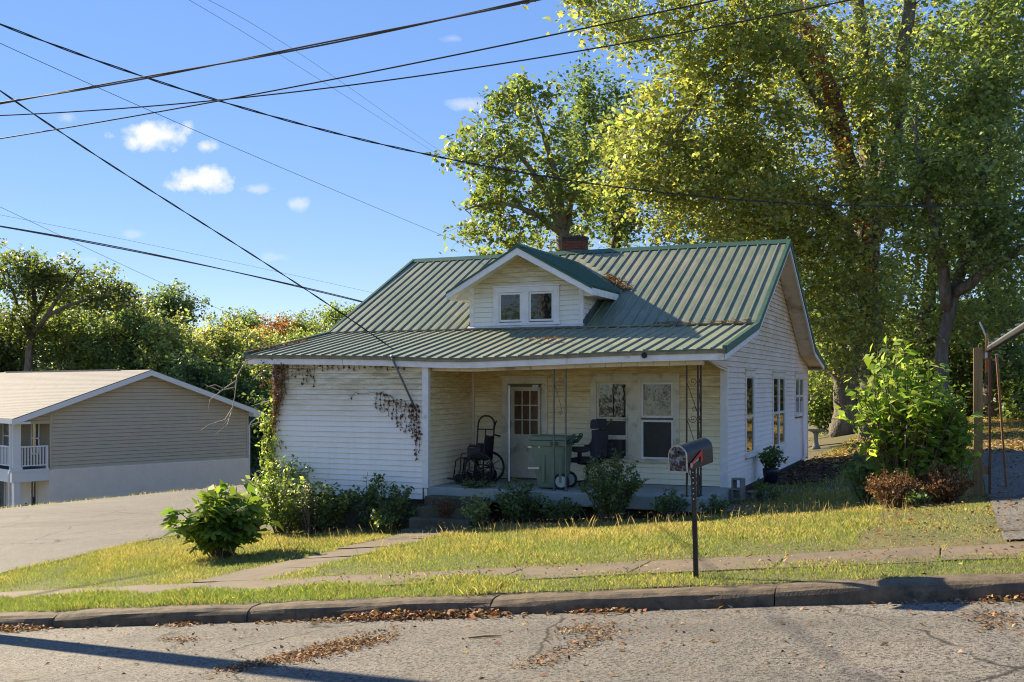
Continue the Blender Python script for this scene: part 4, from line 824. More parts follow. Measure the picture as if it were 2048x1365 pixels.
for k in range(13): MB().box(-2.40, -2.05, -.352, -.341, .29 + k * .024, .303 + k * .024).build('slat', M['grille'], ac) if k else M.__setitem__('grille', mat('grey_green_grille', (.06, .07, .06), rough=.6))
MB().box(-2.44, -1.90, -.05, -.02, .62, .70).build('mounting_board', M['old_trim'], ac)
bs = thing('broom_handle', 'brown wooden stick leaning across the lower window', 'stick', (-2.42, -.1, PZ))
MB().tube([(-2.50, -.42, .52), (-2.36, -.38, .70), (-2.10, -.31, 1.0)], .018, 8).build('stick', M['stick'], bs, True)
MB().tube([(-2.10, -.31, 1.0), (-2.085, -.305, 1.02)], .02, 8).build('end_cap', M['stick'], bs)
# ------------------------------------------------------------------ mailbox
def mailbox():
    T = thing('mailbox', 'black arched mailbox with red flag on a leaning metal post', 'mailbox', (1.82, -10.08, float(zg(np.array([1.82]), np.array([-10.08]))[0]) - .02))
    b = np.array([1.82, -10.08, -.1]); top = np.array(at(1386, 938, 9.12))
    fx = top - b
    q = MB(); q.bar(b, top, .034, .006, (0, 1, 0)).bar(b + (-.017, .012, 0), top + (-.017, .012, 0), .006, .03, (0, 1, 0)).bar(b + (.017, .012, 0), top + (.017, .012, 0), .006, .03, (0, 1, 0)); P_ = q.build('post', M['iron_dark'], T)
    for k in range(6): c = b + fx * (.97 - k * .045); MB().disc(c + (0, -.0045, 0), (0, 1, 0), .007, .003, 8).build('bolt', M['steel'], P_)
    MB().bar(top + (-.06, .02, -.16), top + (-.055, .02, .0), .02, .008, (0, 1, 0)).build('bracket', M['iron_dark'], T)
    phi = R(37) - TH; tl = R(6); d = np.array([math.sin(phi) * math.cos(tl), math.cos(phi) * math.cos(tl), math.sin(tl)]); sd_ = np.array([math.cos(phi), -math.sin(phi), 0]); up = np.cross(sd_, d)
    o = np.array(at(1357, 943, 9.0)) + d * .0; w, h, L2 = .082, .135, .50
    def ring(s, g=0.): return [o + d * s + sd_ * x + up * z for x, z in [(-w - g, -g), (w + g, -g)] + [(( w + g) * math.cos(t), h + (w + g) * math.sin(t)) for t in np.linspace(0, math.pi, 13)]]
    K = 15
    m = MB(); A_, B_ = ring(.012), ring(L2); m.add(A_ + B_, [(i, (i + 1) % K, K + (i + 1) % K, K + i) for i in range(K)] + [tuple(range(K, 2 * K))[::-1]]); m.build('body', M['mailbox'], T, True).data.set_sharp_from_angle(angle=R(50))
    m = MB(); A_, B_ = ring(-.004, .004), ring(.014, .004); m.add(A_ + B_, [(i, (i + 1) % K, K + (i + 1) % K, K + i) for i in range(K)] + [tuple(range(K)), tuple(range(K, 2 * K))[::-1]]); Dm = m.build('door', M['mail_door'], T)
    m = MB(); A_, B_ = ring(-.006, .006), ring(.006, .006); A2, B2 = ring(-.006, -.002), ring(.006, -.002); m.add(A_ + B_ + A2 + B2, [(i, (i + 1) % K, K + (i + 1) % K, K + i) for i in range(K)] + [(i, (i + 1) % K, 2 * K + (i + 1) % K, 2 * K + i) for i in range(K)]); m.build('door_rim', M['steel'], Dm)
    MB().bar(o - d * .012 + up * (h + .03) - sd_ * .015, o - d * .012 + up * (h + .03) + sd_ * .015, .02, .015).build('latch', M['blackmetal'], Dm)
    def s(x, z, t=.0): return o + sd_ * (w + .006 + t) + d * x + up * z
    m = MB(); m.prism([s(.05, .055), s(.28, .15), s(.28, .05), s(.245, .04), s(.245, .10), s(.06, .03)], sd_, .004); F = m.build('flag', M['red'], T)
    MB().disc(s(.06, .045, .006), sd_, .022, .006, 12).build('pivot', M['pink'], F); MB().hexa([s(.10, .05, .0), s(.2, .07, .0), s(.2, .085, .0), s(.1, .065, .0), s(.10, .05, .006), s(.2, .07, .006), s(.2, .085, .006), s(.1, .065, .006)]).build('clip', M['steel'], F)
M['iron_dark'] = mat('dark_grey_post', (.045, .045, .047), (.03, .03, .03), 10, .5, metal=.4)
mailbox()
# ------------------------------------------------------------------ small things by the right corner
def cinder(name, label, c, rz, upright, holes=True):
    T = thing(name, label, 'block', c); p = xf(c, rz); L2, W, H2, t = .39, .19, .19, .032
    def B(nm, x0, x1, y0, y1, z0, z1):
        def g(x, y, z): return p(x - L2 / 2, y, z) if not upright else p(z - H2 / 2, y, x)
        MB().hexa([g(x0, y0, z0), g(x1, y0, z0), g(x1, y1, z0), g(x0, y1, z0), g(x0, y0, z1), g(x1, y0, z1), g(x1, y1, z1), g(x0, y1, z1)]).build(nm, M['block'], T, bevel=.004)
    for x in (0, (L2 - t) / 2, L2 - t): B('web', x, x + t, 0, W, t + .001, H2 - t - .001)
    B('face_shell', 0, L2, 0, W, 0, t); B('face_shell', 0, L2, 0, W, H2 - t, H2)
zc1 = -.44
cinder('cinder_block', 'grey cinder block standing on end at the porch corner', (.27, -.42, -.40), R(-12), True)
cinder('cinder_block', 'grey cinder block lying flat beside the standing one', (.55, -.18, -.45), R(-20), False)
tag(MB().hexa([(.2, -1.6, -.56), (.75, -1.7, -.52), (.8, -.9, -.47), (.25, -.8, -.5), (.2, -1.6, -.46), (.75, -1.7, -.43), (.8, -.9, -.41), (.25, -.8, -.43)]).build('paving_slab', M['concrete'], bevel=.01), 'pale concrete slab on the ground below the cinder blocks', 'slab')
pz = float(zg(np.array([.34]), np.array([2.85]))[0]) + .03
pt_ = thing('flower_pot', 'dark blue pot holding a bushy plant against the right wall', 'pot', (0.34, 2.85, pz))
MB().tube([(0.34, 2.85, pz), (0.34, 2.85, pz + .06), (0.34, 2.85, pz + .22), (0.34, 2.85, pz + .32), (0.34, 2.85, pz + .34)], [.1, .13, .16, .17, .16], 18).build('pot', M['potblue'] if 'potblue' in M else M.setdefault('potblue', mat('navy_glaze', (.012, .016, .03), rough=.3)), pt_, True)
MB().disc((0.34, 2.85, pz + .342), (0, 0, 1), .14, .01, 16).build('potting_soil', M['dirt'], pt_)
# bird bath, stump
bx_ = np.array(at(1632, 893, 35.8)); bx_[2] = float(zg(bx_[0:1], bx_[1:2])[0])
bb = thing('bird_bath', 'small lichened stone bird bath in the leaf-strewn back yard', 'bird bath', tuple(bx_))
MB().tube([bx_ + (0, 0, z) for z in (0, .06, .12, .3, .5, .58)], [.16, .15, .10, .07, .08, .13], 14).build('pedestal', M['stone'], bb, True)
MB().tube([bx_ + (0, 0, z) for z in (.58, .62, .68, .66, .62)], [.13, .26, .32, .28, .1], 18).build('bowl', M['stone'], bb, True)
st = np.array(at(1668, 838, 46.5)); st[2] = float(zg(st[0:1], st[1:2])[0])
sm_ = thing('tree_stump', 'short sawn tree stump beside the crooked tree', 'stump', tuple(st))
MB().tube([st + (0, 0, z) for z in (-.05, .1, .5, .52)], [.3, .22, .2, .18], 12).build('trunk', M['bark'], sm_, True); MB().disc(st + (0, 0, .525), (0, 0, 1), .17, .01, 12).build('cut_top', M['wood'], sm_)
# ------------------------------------------------------------------ timber post, carport edge
gz = float(zg(np.array([4.2]), np.array([-1.9]))[0])
fp = thing('timber_gate_post', 'thick tan timber post tied to a reddish board by short rails', 'post', (4.2, -1.9, gz))
MB().box(4.13, 4.26, -1.97, -1.84, gz - .1, 2.22).build('post', M['wood'], fp, bevel=.008)
MB().box(4.34, 4.372, -1.96, -1.83, gz - .1, 2.32).build('board', M['wood_red'], fp, bevel=.004); MB().box(4.30, 4.332, -1.80, -1.76, 1.85, 2.45).build('board', M['wood'], fp)
for z in (2.05, 1.38, .32): MB().box(4.262, 4.339, -1.94, -1.86, z, z + .12).build('rail', M['wood'], fp)
MB().box(4.29, 4.325, -1.95, -1.943, 2.07, 2.15).build('tag', M['flash'], fp)
MB().tube([(4.35, -1.78, 2.3), (4.22, -1.75, 2.62)], .014, 6).build('rod', M['steel'], fp)
cp = thing('metal_beam', 'dark metal beam with white top edge resting on the timber post', 'beam', (4.35, -1.9, 2.1))
g0, g1 = np.array(at(1978, 700, 15.75)), np.array(at(2085, 634, 10.6))
MB().bar(g0, g1, .07, .06)  .build('beam', M['black'], cp, bevel=.012); MB().bar(g0 + (-.02, 0, .042), g1 + (-.02, 0, .042), .015, .02).build('top_strip', M['steel'], cp)
for k in range(7): c = g0 + (g1 - g0) * (.06 + k * .145); MB().bar(c + (-.03, 0, .08), c + (.02, 0, .095), .02, .02).build('clip', M['steel'], cp)
zz = float(zg(g1[0:1], g1[1:2])[0]); MB().box(g1[0] - .05, g1[0] + .05, g1[1] - .05, g1[1] + .05, zz - .1, g1[2] - .06).build('column', M['iron'], cp)
lp = thing('leaning_pole', 'thin brown pole leaning behind the reddish board', 'pole', (4.62, -.9, 0)); MB().tube([(4.62, -.9, .0), (4.46, -1.6, 2.1)], .018, 8).build('shaft', M['stick'], lp); MB().tube([(4.46, -1.6, 2.1), (4.455, -1.61, 2.13)], .022, 8).build('end_cap', M['iron'], lp)
# ------------------------------------------------------------------ utility pole and overhead lines
pb = np.array([-8.3, -10.25, -1.2])
up_ = thing('utility_pole', 'tall wooden utility pole at the kerb down the hill', 'pole', tuple(pb))
MB().tube([pb + (0, 0, z) for z in (-.3, 0, 4, 9.6)], [.17, .165, .15, .12], 12).build('shaft', M['pole'], up_, True)
MB().box(-9.5, -7.1, -10.40, -10.30, 7.5, 7.62).build('crossarm', M['pole'], up_)
for x in (-9.3, -8.8, -7.8, -7.3): MB().tube([(x, -10.35, 7.62), (x, -10.35, 7.68), (x, -10.35, 7.74)], [.02, .045, .03], 8).build('insulator', M['n_brick'], up_)
MB().tube([(-8.0, -10.25, 5.7), (-8.0, -10.25, 6.5)], .2, 14).build('transformer', M['iron'], up_)
def line(name, label, pts, Y0, Y1, r, m, strands=1, extend=(0, 0), twist=0., group='overhead lines'):
    """pts: where the line is seen; it hangs in the upright plane between depth Y0 and Y1"""
    r *= .78; (xa, ya), (xb, yb) = pts[0], pts[-1]; a, b = at(xa, HZ, Y0), at(xb, HZ, Y1); d = (b - a)[:2]
    xs, ys = zip(*pts); deg = min(len(pts) - 1, 3); cf = np.polyfit([(x - xa) / (xb - xa) for x in xs], ys, deg); out = []
    n = 60
    for i in range(n + 1):
        s = i / n; x = xa + (xb - xa) * s; y = float(np.polyval(cf, s)); k = (x - 1024) / FPX
        # depth where the sight line crosses the plane
        dirv = (FW + k * RT)[:2]; A2 = np.array([[dirv[0], -d[0]], [dirv[1], -d[1]]]); t = np.linalg.solve(A2, a[:2] - CAM[:2])[0]
        out.append(at(x, y, t))
    out = np.array(out)
    if strands == 1 and not twist: tag(MB().tube(out, r, 6).build(name, m, smooth=True), label, 'cable', group); return out
    T = thing(name, label, 'cable', tuple(out[0]), group)
    L = np.concatenate([[0], np.cumsum(np.linalg.norm(np.diff(out, axis=0), axis=1))])
    fine = np.stack([np.interp(np.linspace(0, L[-1], 400), L, out[:, i]) for i in range(3)], -1); ss = np.linspace(0, L[-1], 400)
    for k in range(strands):
        ph = k * 2 * math.pi / strands; off = np.stack([np.zeros(400), .7 * r * np.cos(ss * twist + ph) + 0, (r * np.sin(ss * twist + ph))], -1) * (1.15 if strands > 1 else 1.0)
        MB().tube(fine + off, r, 5).build('strand', m, T, True)
    return out
line('telephone_cable', 'thick grey telephone bundle rising across the sky over the kerb', [(-230, 246), (0, 205), (436, 131), (900, 35), (1300, -52), (1700, -150)], 13.0, 7.6, .011, M['cable_grey'], 2, twist=1.2)
line('overhead_wire', 'dark wire with a shallow bow that ends against the tree crown', [(-230, 238), (0, 230), (436, 202), (900, 143), (1460, 48), (1800, -20)], 13.1, 9.2, .009, M['cable'])
line('overhead_wire', 'dark wire rising steeply from the sky cable crossing', [(-230, 312), (0, 279), (436, 202), (900, 112), (1430, 2), (1800, -80)], 13.3, 7.9, .009, M['cable'])
line('service_cable', 'twisted black cable sweeping over the roof into the tall trees', [(-228, -45), (0, 47), (280, 150), (440, 202), (880, 315), (1200, 375), (1550, 404), (2048, 402), (2300, 392)], 13.0, 30, .011, M['cable'], 2, twist=5)
line('service_drop', 'twisted black service drop running down to the porch fascia', [(-228, 10), (0, 178), (110, 257), (300, 382), (500, 515), (700, 626), (755, 668), (787, 714)], 13.0, 19.55, .009, M['cable'], 2, twist=6)
line('overhead_wire', 'hair-thin wire descending behind the dormer', [(-228, -20), (0, 87), (400, 265), (700, 395), (940, 493), (1100, 560)], 13.2, 44, .006, M['cable_grey'])
line('feeder_cable', 'paired cable sagging behind the left roof edge', [(-900, 352), (-300, 406), (0, 456), (360, 520), (720, 602), (900, 650)], 21, 40, .02, M['cable_grey'], 2, twist=.4)
line('overhead_wire', 'thin wire slanting down into the yellow trees', [(-700, 90), (-200, 320), (0, 412), (200, 510), (440, 620), (560, 672)], 24, 60, .009, M['cable_grey'])
line('overhead_wire', 'faint thin wire just above the paired cable', [(-800, 290), (-200, 395), (70, 440), (400, 512), (735, 585), (900, 620)], 30, 46, .006, M['cable_grey'])
line('overhead_wire', 'faint high wire crossing the open sky toward the trees', [(360, -10), (560, 110), (800, 262), (1000, 385)], 20, 60, .005, M['cable_grey'])
line('overhead_wire', 'second faint high wire beside the crossing one', [(395, -10), (600, 108), (790, 240), (1000, 380)], 21, 60, .005, M['cable_grey'])
line('overhead_wire', 'low thin wire dipping through the sparse old tree', [(-700, 175), (-200, 400), (0, 490), (150, 560), (300, 640)], 30, 62, .008, M['cable_grey'])
# ------------------------------------------------------------------ vegetation helpers
def mesh_np(name, V, F, C, m):
    """V (n,3), F (k,4) quads or (k,3), C (n,3) colours"""
    me = bpy.data.meshes.new(name); n = len(V); k, w = F.shape
    me.vertices.add(n); me.vertices.foreach_set('co', np.ascontiguousarray(V, np.float32).ravel())
    me.loops.add(k * w); me.loops.foreach_set('vertex_index', np.ascontiguousarray(F, np.int32).ravel())
    me.polygons.add(k); me.polygons.foreach_set('loop_start', np.arange(k, dtype=np.int32) * w)
    me.update(calc_edges=True)
    at_ = me.color_attributes.new('col', 'FLOAT_COLOR', 'POINT'); at_.data.foreach_set('color', np.c_[C, np.ones(n)].astype(np.float32).ravel())
    me.materials.append(m); return me
def obj_np(name, V, F, C, m, parent=None):
    o = bpy.data.objects.new(name, mesh_np(name, V, F, C, m)); col.objects.link(o)
    if parent: put(o, parent)
    return o
def leaves(P, size, cols, up=.5, wid=.55, droop=.3, r=None, cvar=.3):
    """one folded four-point leaf per point; returns V, F, C"""
    r = r or rng; n = len(P); size = size * r.uniform(.6, 1.35, n)
    nrm = r.normal(size=(n, 3)); nrm[:, 2] = np.abs(nrm[:, 2]) + up; nrm /= np.linalg.norm(nrm, axis=1)[:, None]
    a = r.normal(size=(n, 3)); a[:, 2] -= droop; a -= nrm * (a * nrm).sum(1)[:, None]; a /= np.linalg.norm(a, axis=1)[:, None]; b = np.cross(nrm, a)
    L, W = size[:, None] * a, size[:, None] * wid * .5 * b; fold = nrm * size[:, None] * .10
    V = np.stack([P - L * .5, P + W + fold - L * .05, P + L * .5 - fold * .5, P - W + fold - L * .05], 1).reshape(-1, 3)
    F = np.arange(4 * n).reshape(n, 4)
    cols = np.array(cols); c = cols[r.integers(0, len(cols), n)] * r.uniform(1 - cvar, 1 + cvar, n)[:, None]
    return V, F, np.repeat(c, 4, 0)
def join(parts):
    V = []; F = []; C = []; o = 0
    for v, f, c in parts: V.append(v); F.append(f + o); C.append(c); o += len(v)
    return np.concatenate(V), np.concatenate(F), np.concatenate(C)
def resample(pts, r, step):
    P = np.array(pts, float); r = np.array(r, float); d = np.concatenate([[0], np.cumsum(np.linalg.norm(np.diff(P, axis=0), axis=1))])
    n = max(3, int(d[-1] / step) + 1); s = np.linspace(0, d[-1], n)
    # smooth the corners a little
    Q = np.stack([np.interp(s, d, P[:, i]) for i in range(3)], -1); rr = np.interp(s, d, r)
    for _ in range(2): Q[1:-1] = .25 * Q[:-2] + .5 * Q[1:-1] + .25 * Q[2:]
    return Q, rr
def tree(name, label, stems, crowns, leaf, cols, bark='bark', seed=1, group=None, per=60, sig=.55, up=.5, droop=.4, limb=1., bare=0., thin=.84):
    """stems: [(points, radii)] world space, the first from the ground. crowns: [(centre, (rx, ry, rz), clusters)]"""
    r = np.random.default_rng(seed); base = np.array(stems[0][0][0])
    T = thing(name, label, 'tree', tuple(base), group)
    wood = MB(); nodes = []; rad = []
    for pts, rr in stems:
        Q, q = resample(pts, rr, .6); Q[1:-1] += r.normal(scale=.05, size=(len(Q) - 2, 3)) * np.minimum(1, q[1:-1, None] * 4); wood.tube(Q, q, 9); nodes += list(Q[1:]); rad += list(q[1:])
    nodes = np.array(nodes); rad = np.array(rad); LP = []
    for c, rads, ncl in crowns:
        ncl = max(6, int(ncl * thin))
        d = r.normal(size=(ncl, 3)); d /= np.linalg.norm(d, axis=1)[:, None]; d *= (r.random(ncl) ** .45)[:, None] * np.array(rads); cl = np.array(c) + d
        order = np.argsort([np.min(np.linalg.norm(nodes - q, axis=1)) for q in cl])
        for q in cl[order]:
            dd = np.linalg.norm(nodes - q, axis=1); cost = dd + .9 * np.maximum(0, nodes[:, 2] - q[2] + .25 * dd) + .35 / (rad + .03) * .05
            i = int(np.argmin(cost)); p0 = nodes[i]; L = dd[i]
            mid = (p0 + q) / 2 + np.array([0, 0, .16 * L]) + r.normal(scale=.08 * L, size=3)
            t = np.linspace(0, 1, 6)[:, None]; path = (1 - t) ** 2 * p0 + 2 * t * (1 - t) * mid + t ** 2 * q
            r0 = min(rad[i] * .75, (.010 * L + .012) * limb); rr = np.linspace(r0, .008 * limb, 6)
            wood.tube(path, rr, 5, False); nodes = np.vstack([nodes, path[1:]]); rad = np.concatenate([rad, rr[1:]])
            if r.random() < bare: continue
            k = max(4, int(per * .95 * r.uniform(.4, 1.6))); ns = 5; subc = q + r.normal(scale=sig * .85, size=(ns, 3)) * np.array([1, 1, .7])
            for s_ in subc: wood.tube([q - (q - s_) * .1, (q + s_) / 2 + r.normal(scale=.06, size=3), s_], [.008 * limb, .006 * limb, .004 * limb], 3, False)
            LP.append(subc[r.integers(0, ns, k)] + r.normal(scale=sig * .34, size=(k, 3)) * np.array([1, 1, .8]))
            LP.append(path[3:][r.integers(0, 3, k // 5)] + r.normal(scale=.22, size=(k // 5, 3)))
    wood.build('trunk', M[bark], T, True)
    P = np.concatenate(LP); V, F, C = leaves(P, leaf * 1.12, cols, up, .62, droop, r, .35)
    tag(obj_np('crown', V, F, C, M['leaf'], T), kind='stuff')
    return len(P)
def sc_(L, k): return [tuple(x * k for x in c) for c in L]
YG = sc_([(.150, .172, .060), (.118, .146, .054), (.178, .186, .068), (.092, .122, .046), (.190, .176, .062)], 1.75)
GR = sc_([(.070, .095, .032), (.088, .110, .036), (.058, .078, .028), (.110, .122, .036)], 2.2)
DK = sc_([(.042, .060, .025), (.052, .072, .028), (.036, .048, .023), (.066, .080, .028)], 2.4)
GOLD = sc_([(.210, .175, .035), (.180, .165, .035), (.240, .170, .040), (.140, .140, .035)], 1.35)
RUST = [(.26, .08, .03), (.22, .10, .035), (.30, .12, .03)]
def gz_(p): return float(zg(np.array([p[0]]), np.array([p[1]]))[0])
def on_ground(px, Y): p = np.array(at(px, HZ, Y)); p[2] = gz_(p) - .1; return p
def stem(*pp): return [at(x, y, Y) for x, y, Y in pp]
def ell(px, py, Y, rx, ry, n, dz=None): s = Y / FPX; return (at(px, py, Y), (rx * s, (dz or rx * s * .9), ry * s), n)
nl = 0; import time; T0_ = time.time()
# -- tall maple with vine-reddened limbs, right of the house
b = on_ground(1742, 38)
nl += tree('maple_tree', 'tall spreading maple with reddish vine on its forked grey limbs', [
    ([b, *stem((1744, 700, 38), (1742, 560, 38), (1728, 440, 38))], [.50, .34, .36, .42]),
    (stem((1728, 440, 38), (1700, 350, 37.5), (1672, 230, 37), (1640, 120, 36.5), (1590, 10, 36), (1560, -120, 36)), [.42, .36, .30, .25, .2, .12]),
    (stem((1738, 470, 38), (1742, 330, 38.5), (1728, 190, 39), (1720, 60, 39), (1712, -120, 39)), [.4, .34, .3, .24, .12]),
    (stem((1742, 480, 38), (1772, 360, 38), (1798, 230, 38), (1806, 100, 38), (1830, -60, 38), (1850, -180, 38)), [.38, .33, .28, .25, .18, .1]),
    (stem((1724, 520, 38), (1680, 440, 37.5), (1630, 392, 37), (1570, 398, 36.5), (1520, 430, 36)), [.26, .21, .17, .12, .05]),
    (stem((1650, 150, 36.7), (1590, 72, 36), (1520, 66, 35), (1440, 130, 34.5), (1375, 230, 34), (1330, 290, 34)), [.17, .14, .11, .085, .05, .02]),
    (stem((1690, 320, 37.5), (1600, 130, 35), (1500, 20, 34), (1380, -60, 33), (1240, -70, 33)), [.18, .15, .12, .08, .04])],
    [ell(1600, 200, 37, 210, 230, 105, 4.), ell(1420, 300, 35.5, 190, 190, 120, 3.), ell(1290, 340, 36.5, 120, 120, 46, 2.), ell(1440, 80, 34, 200, 110, 90, 3.), ell(1210, 25, 33, 130, 70, 26, 2.), ell(1780, 120, 38, 170, 220, 75, 4.), ell(1560, 430, 36, 200, 110, 90, 3), ell(1680, 620, 37, 110, 140, 60, 2.5), ell(1640, -160, 37, 350, 150, 60, 5.)],
    .17, YG + GOLD[1:2], seed=11, per=95, sig=.62)
# -- crooked old tree in the back yard
b = on_ground(1690, 44)
nl += tree('crooked_tree', 'crooked old tree with a leaning limb beside the stump', [
    ([b, *stem((1692, 800, 44), (1685, 755, 44), (1650, 690, 43.5), (1628, 640, 43))], [.66, .46, .36, .24, .13]),
    (stem((1692, 790, 44), (1712, 740, 44), (1725, 640, 44.5), (1740, 520, 45)), [.48, .4, .3, .15]),
    (stem((1672, 735, 43.8), (1640, 738, 43), (1612, 722, 42)), [.13, .1, .04])],
    [ell(1640, 620, 43, 75, 90, 46, 2.5), ell(1720, 560, 45, 90, 140, 50, 3), ell(1640, 770, 46, 28, 45, 12, 1.5)], .17, YG[:2] + GR, seed=12, per=80, sig=.6)
# -- right-hand trees
b = on_ground(1878, 33)
nl += tree('leaning_maple', 'leafy maple with pale forked stems behind the timber post', [
    ([b, *stem((1880, 720, 33), (1900, 600, 33), (1945, 480, 33), (1975, 300, 33), (1990, 100, 33))], [.26, .2, .18, .15, .12, .08]),
    (stem((1895, 620, 33), (1885, 500, 32.5), (1850, 380, 32), (1830, 250, 32)), [.2, .16, .12, .06]),
    (stem((1905, 590, 33), (2000, 520, 32), (2080, 480, 31)), [.18, .14, .08])],
    [ell(1960, 210, 33, 150, 210, 120, 3.), ell(1880, 380, 32, 130, 150, 90, 2.5), ell(2010, 480, 32, 100, 120, 60, 2.5), ell(2000, 0, 33, 180, 100, 60, 3), ell(1990, 640, 34, 90, 70, 26, 2)], .155, YG[:4] + GR[:2], 'bark', seed=13, per=85, sig=.55)
b = on_ground(1990, 46)
nl += tree('slender_tree', 'slender dark-stemmed tree deep in the grove above the side drive', [([b, *stem((1985, 600, 46), (2000, 350, 46), (1990, 80, 46))], [.4, .33, .24, .1])],
    [ell(1990, 300, 46, 140, 260, 110, 4), ell(1940, 600, 46, 130, 110, 50, 3)], .2, GR + YG[:2], seed=14, per=80, sig=.75)
b = on_ground(1840, 50)
nl += tree('grove_tree', 'dark-trunked tree in the grove behind the tall maple', [([b, *stem((1850, 650, 50), (1870, 500, 50), (1850, 250, 50))], [.45, .36, .28, .1])],
    [ell(1850, 380, 50, 170, 230, 110, 4), ell(1800, 640, 50, 150, 110, 50, 4)], .2, GR + DK[:1], seed=15, per=80, sig=.8)
b = on_ground(1500, 52)
nl += tree('roadside_maple', 'golden-green maple rising behind the right end of the roof', [([b, *stem((1500, 620, 52), (1490, 470, 52), (1470, 300, 52))], [.4, .3, .24, .08])],
    [ell(1440, 430, 50, 150, 110, 70, 4), ell(1500, 350, 52, 150, 150, 80, 4), ell(1600, 520, 52, 110, 110, 50, 3)], .2, YG + GOLD[:2], seed=16, per=80, sig=.75)
# -- trees behind the chimney
b = on_ground(1140, 46)
nl += tree('sycamore_tree', 'open-crowned sycamore with pale limbs directly behind the chimney', [
    ([b, *stem((1142, 600, 46), (1132, 490, 46), (1122, 460, 46))], [.42, .34, .28, .25]),
    (stem((1122, 460, 46), (1090, 380, 46), (1050, 320, 45.5), (1000, 270, 45)), [.2, .15, .1, .04]), (stem((1126, 450, 46), (1112, 350, 46), (1080, 250, 46), (1062, 200, 46)), [.2, .15, .09, .04]),
    (stem((1126, 470, 46), (1060, 420, 45), (980, 400, 44.5), (930, 420, 44)), [.15, .11, .07, .03]), (stem((1130, 470, 46), (1150, 380, 46.5), (1180, 290, 47)), [.16, .12, .05])],
    [ell(1060, 300, 46, 150, 110, 70, 2.5), ell(950, 330, 45, 75, 60, 18, 2), ell(970, 430, 45, 75, 60, 26, 2), ell(1080, 430, 46, 120, 80, 40, 2.5), ell(1150, 340, 46.5, 80, 110, 36, 2), ell(1040, 210, 46, 80, 45, 18, 2), ell(1000, 500, 46, 50, 30, 8, 1.5)], .21, GR + YG[3:4] + GOLD[1:2], 'bark_pale', seed=17, per=62, sig=.5, up=.3, limb=1.3, thin=.72)
b = on_ground(1228, 53)
nl += tree('dark_oak', 'narrow dark-green oak between the sycamore and the maple', [([b, *stem((1228, 560, 53), (1230, 420, 53), (1215, 250, 53))], [.4, .32, .22, .06])],
    [ell(1225, 300, 53, 85, 130, 60, 3), ell(1185, 220, 53, 70, 90, 30, 2.5), ell(1245, 440, 53, 90, 80, 40, 3)], .21, DK + GR[:2], seed=18, per=75, sig=.65)
# -- left background
b = on_ground(55, 74)
nl += tree('sparse_old_tree', 'tall half-bare old tree with spreading grey limbs behind the khaki house', [
    ([b, *stem((58, 760, 74), (60, 690, 74), (66, 640, 74))], [.36, .3, .26, .22]),
    (stem((66, 640, 74), (70, 580, 74), (62, 540, 74), (58, 510, 74)), [.17, .13, .09, .04]), (stem((62, 670, 74), (95, 630, 73), (150, 605, 72), (215, 592, 71)), [.2, .16, .1, .04]),
    (stem((64, 650, 74), (95, 580, 74), (120, 535, 74)), [.13, .09, .04]), (stem((60, 680, 74), (30, 600, 74), (12, 530, 74)), [.15, .1, .04]), (stem((95, 630, 73), (140, 560, 73), (170, 530, 73)), [.12, .08, .03])],
    [ell(40, 550, 74, 70, 50, 34, 3), ell(130, 560, 74, 80, 45, 34, 3), ell(205, 585, 72, 45, 40, 16, 2), ell(60, 640, 74, 70, 50, 20, 3)], .26, [(.12, .15, .04), (.15, .16, .045), (.09, .12, .035)], 'bark', seed=19, per=70, sig=.8, limb=1.2, bare=.05, thin=1.)
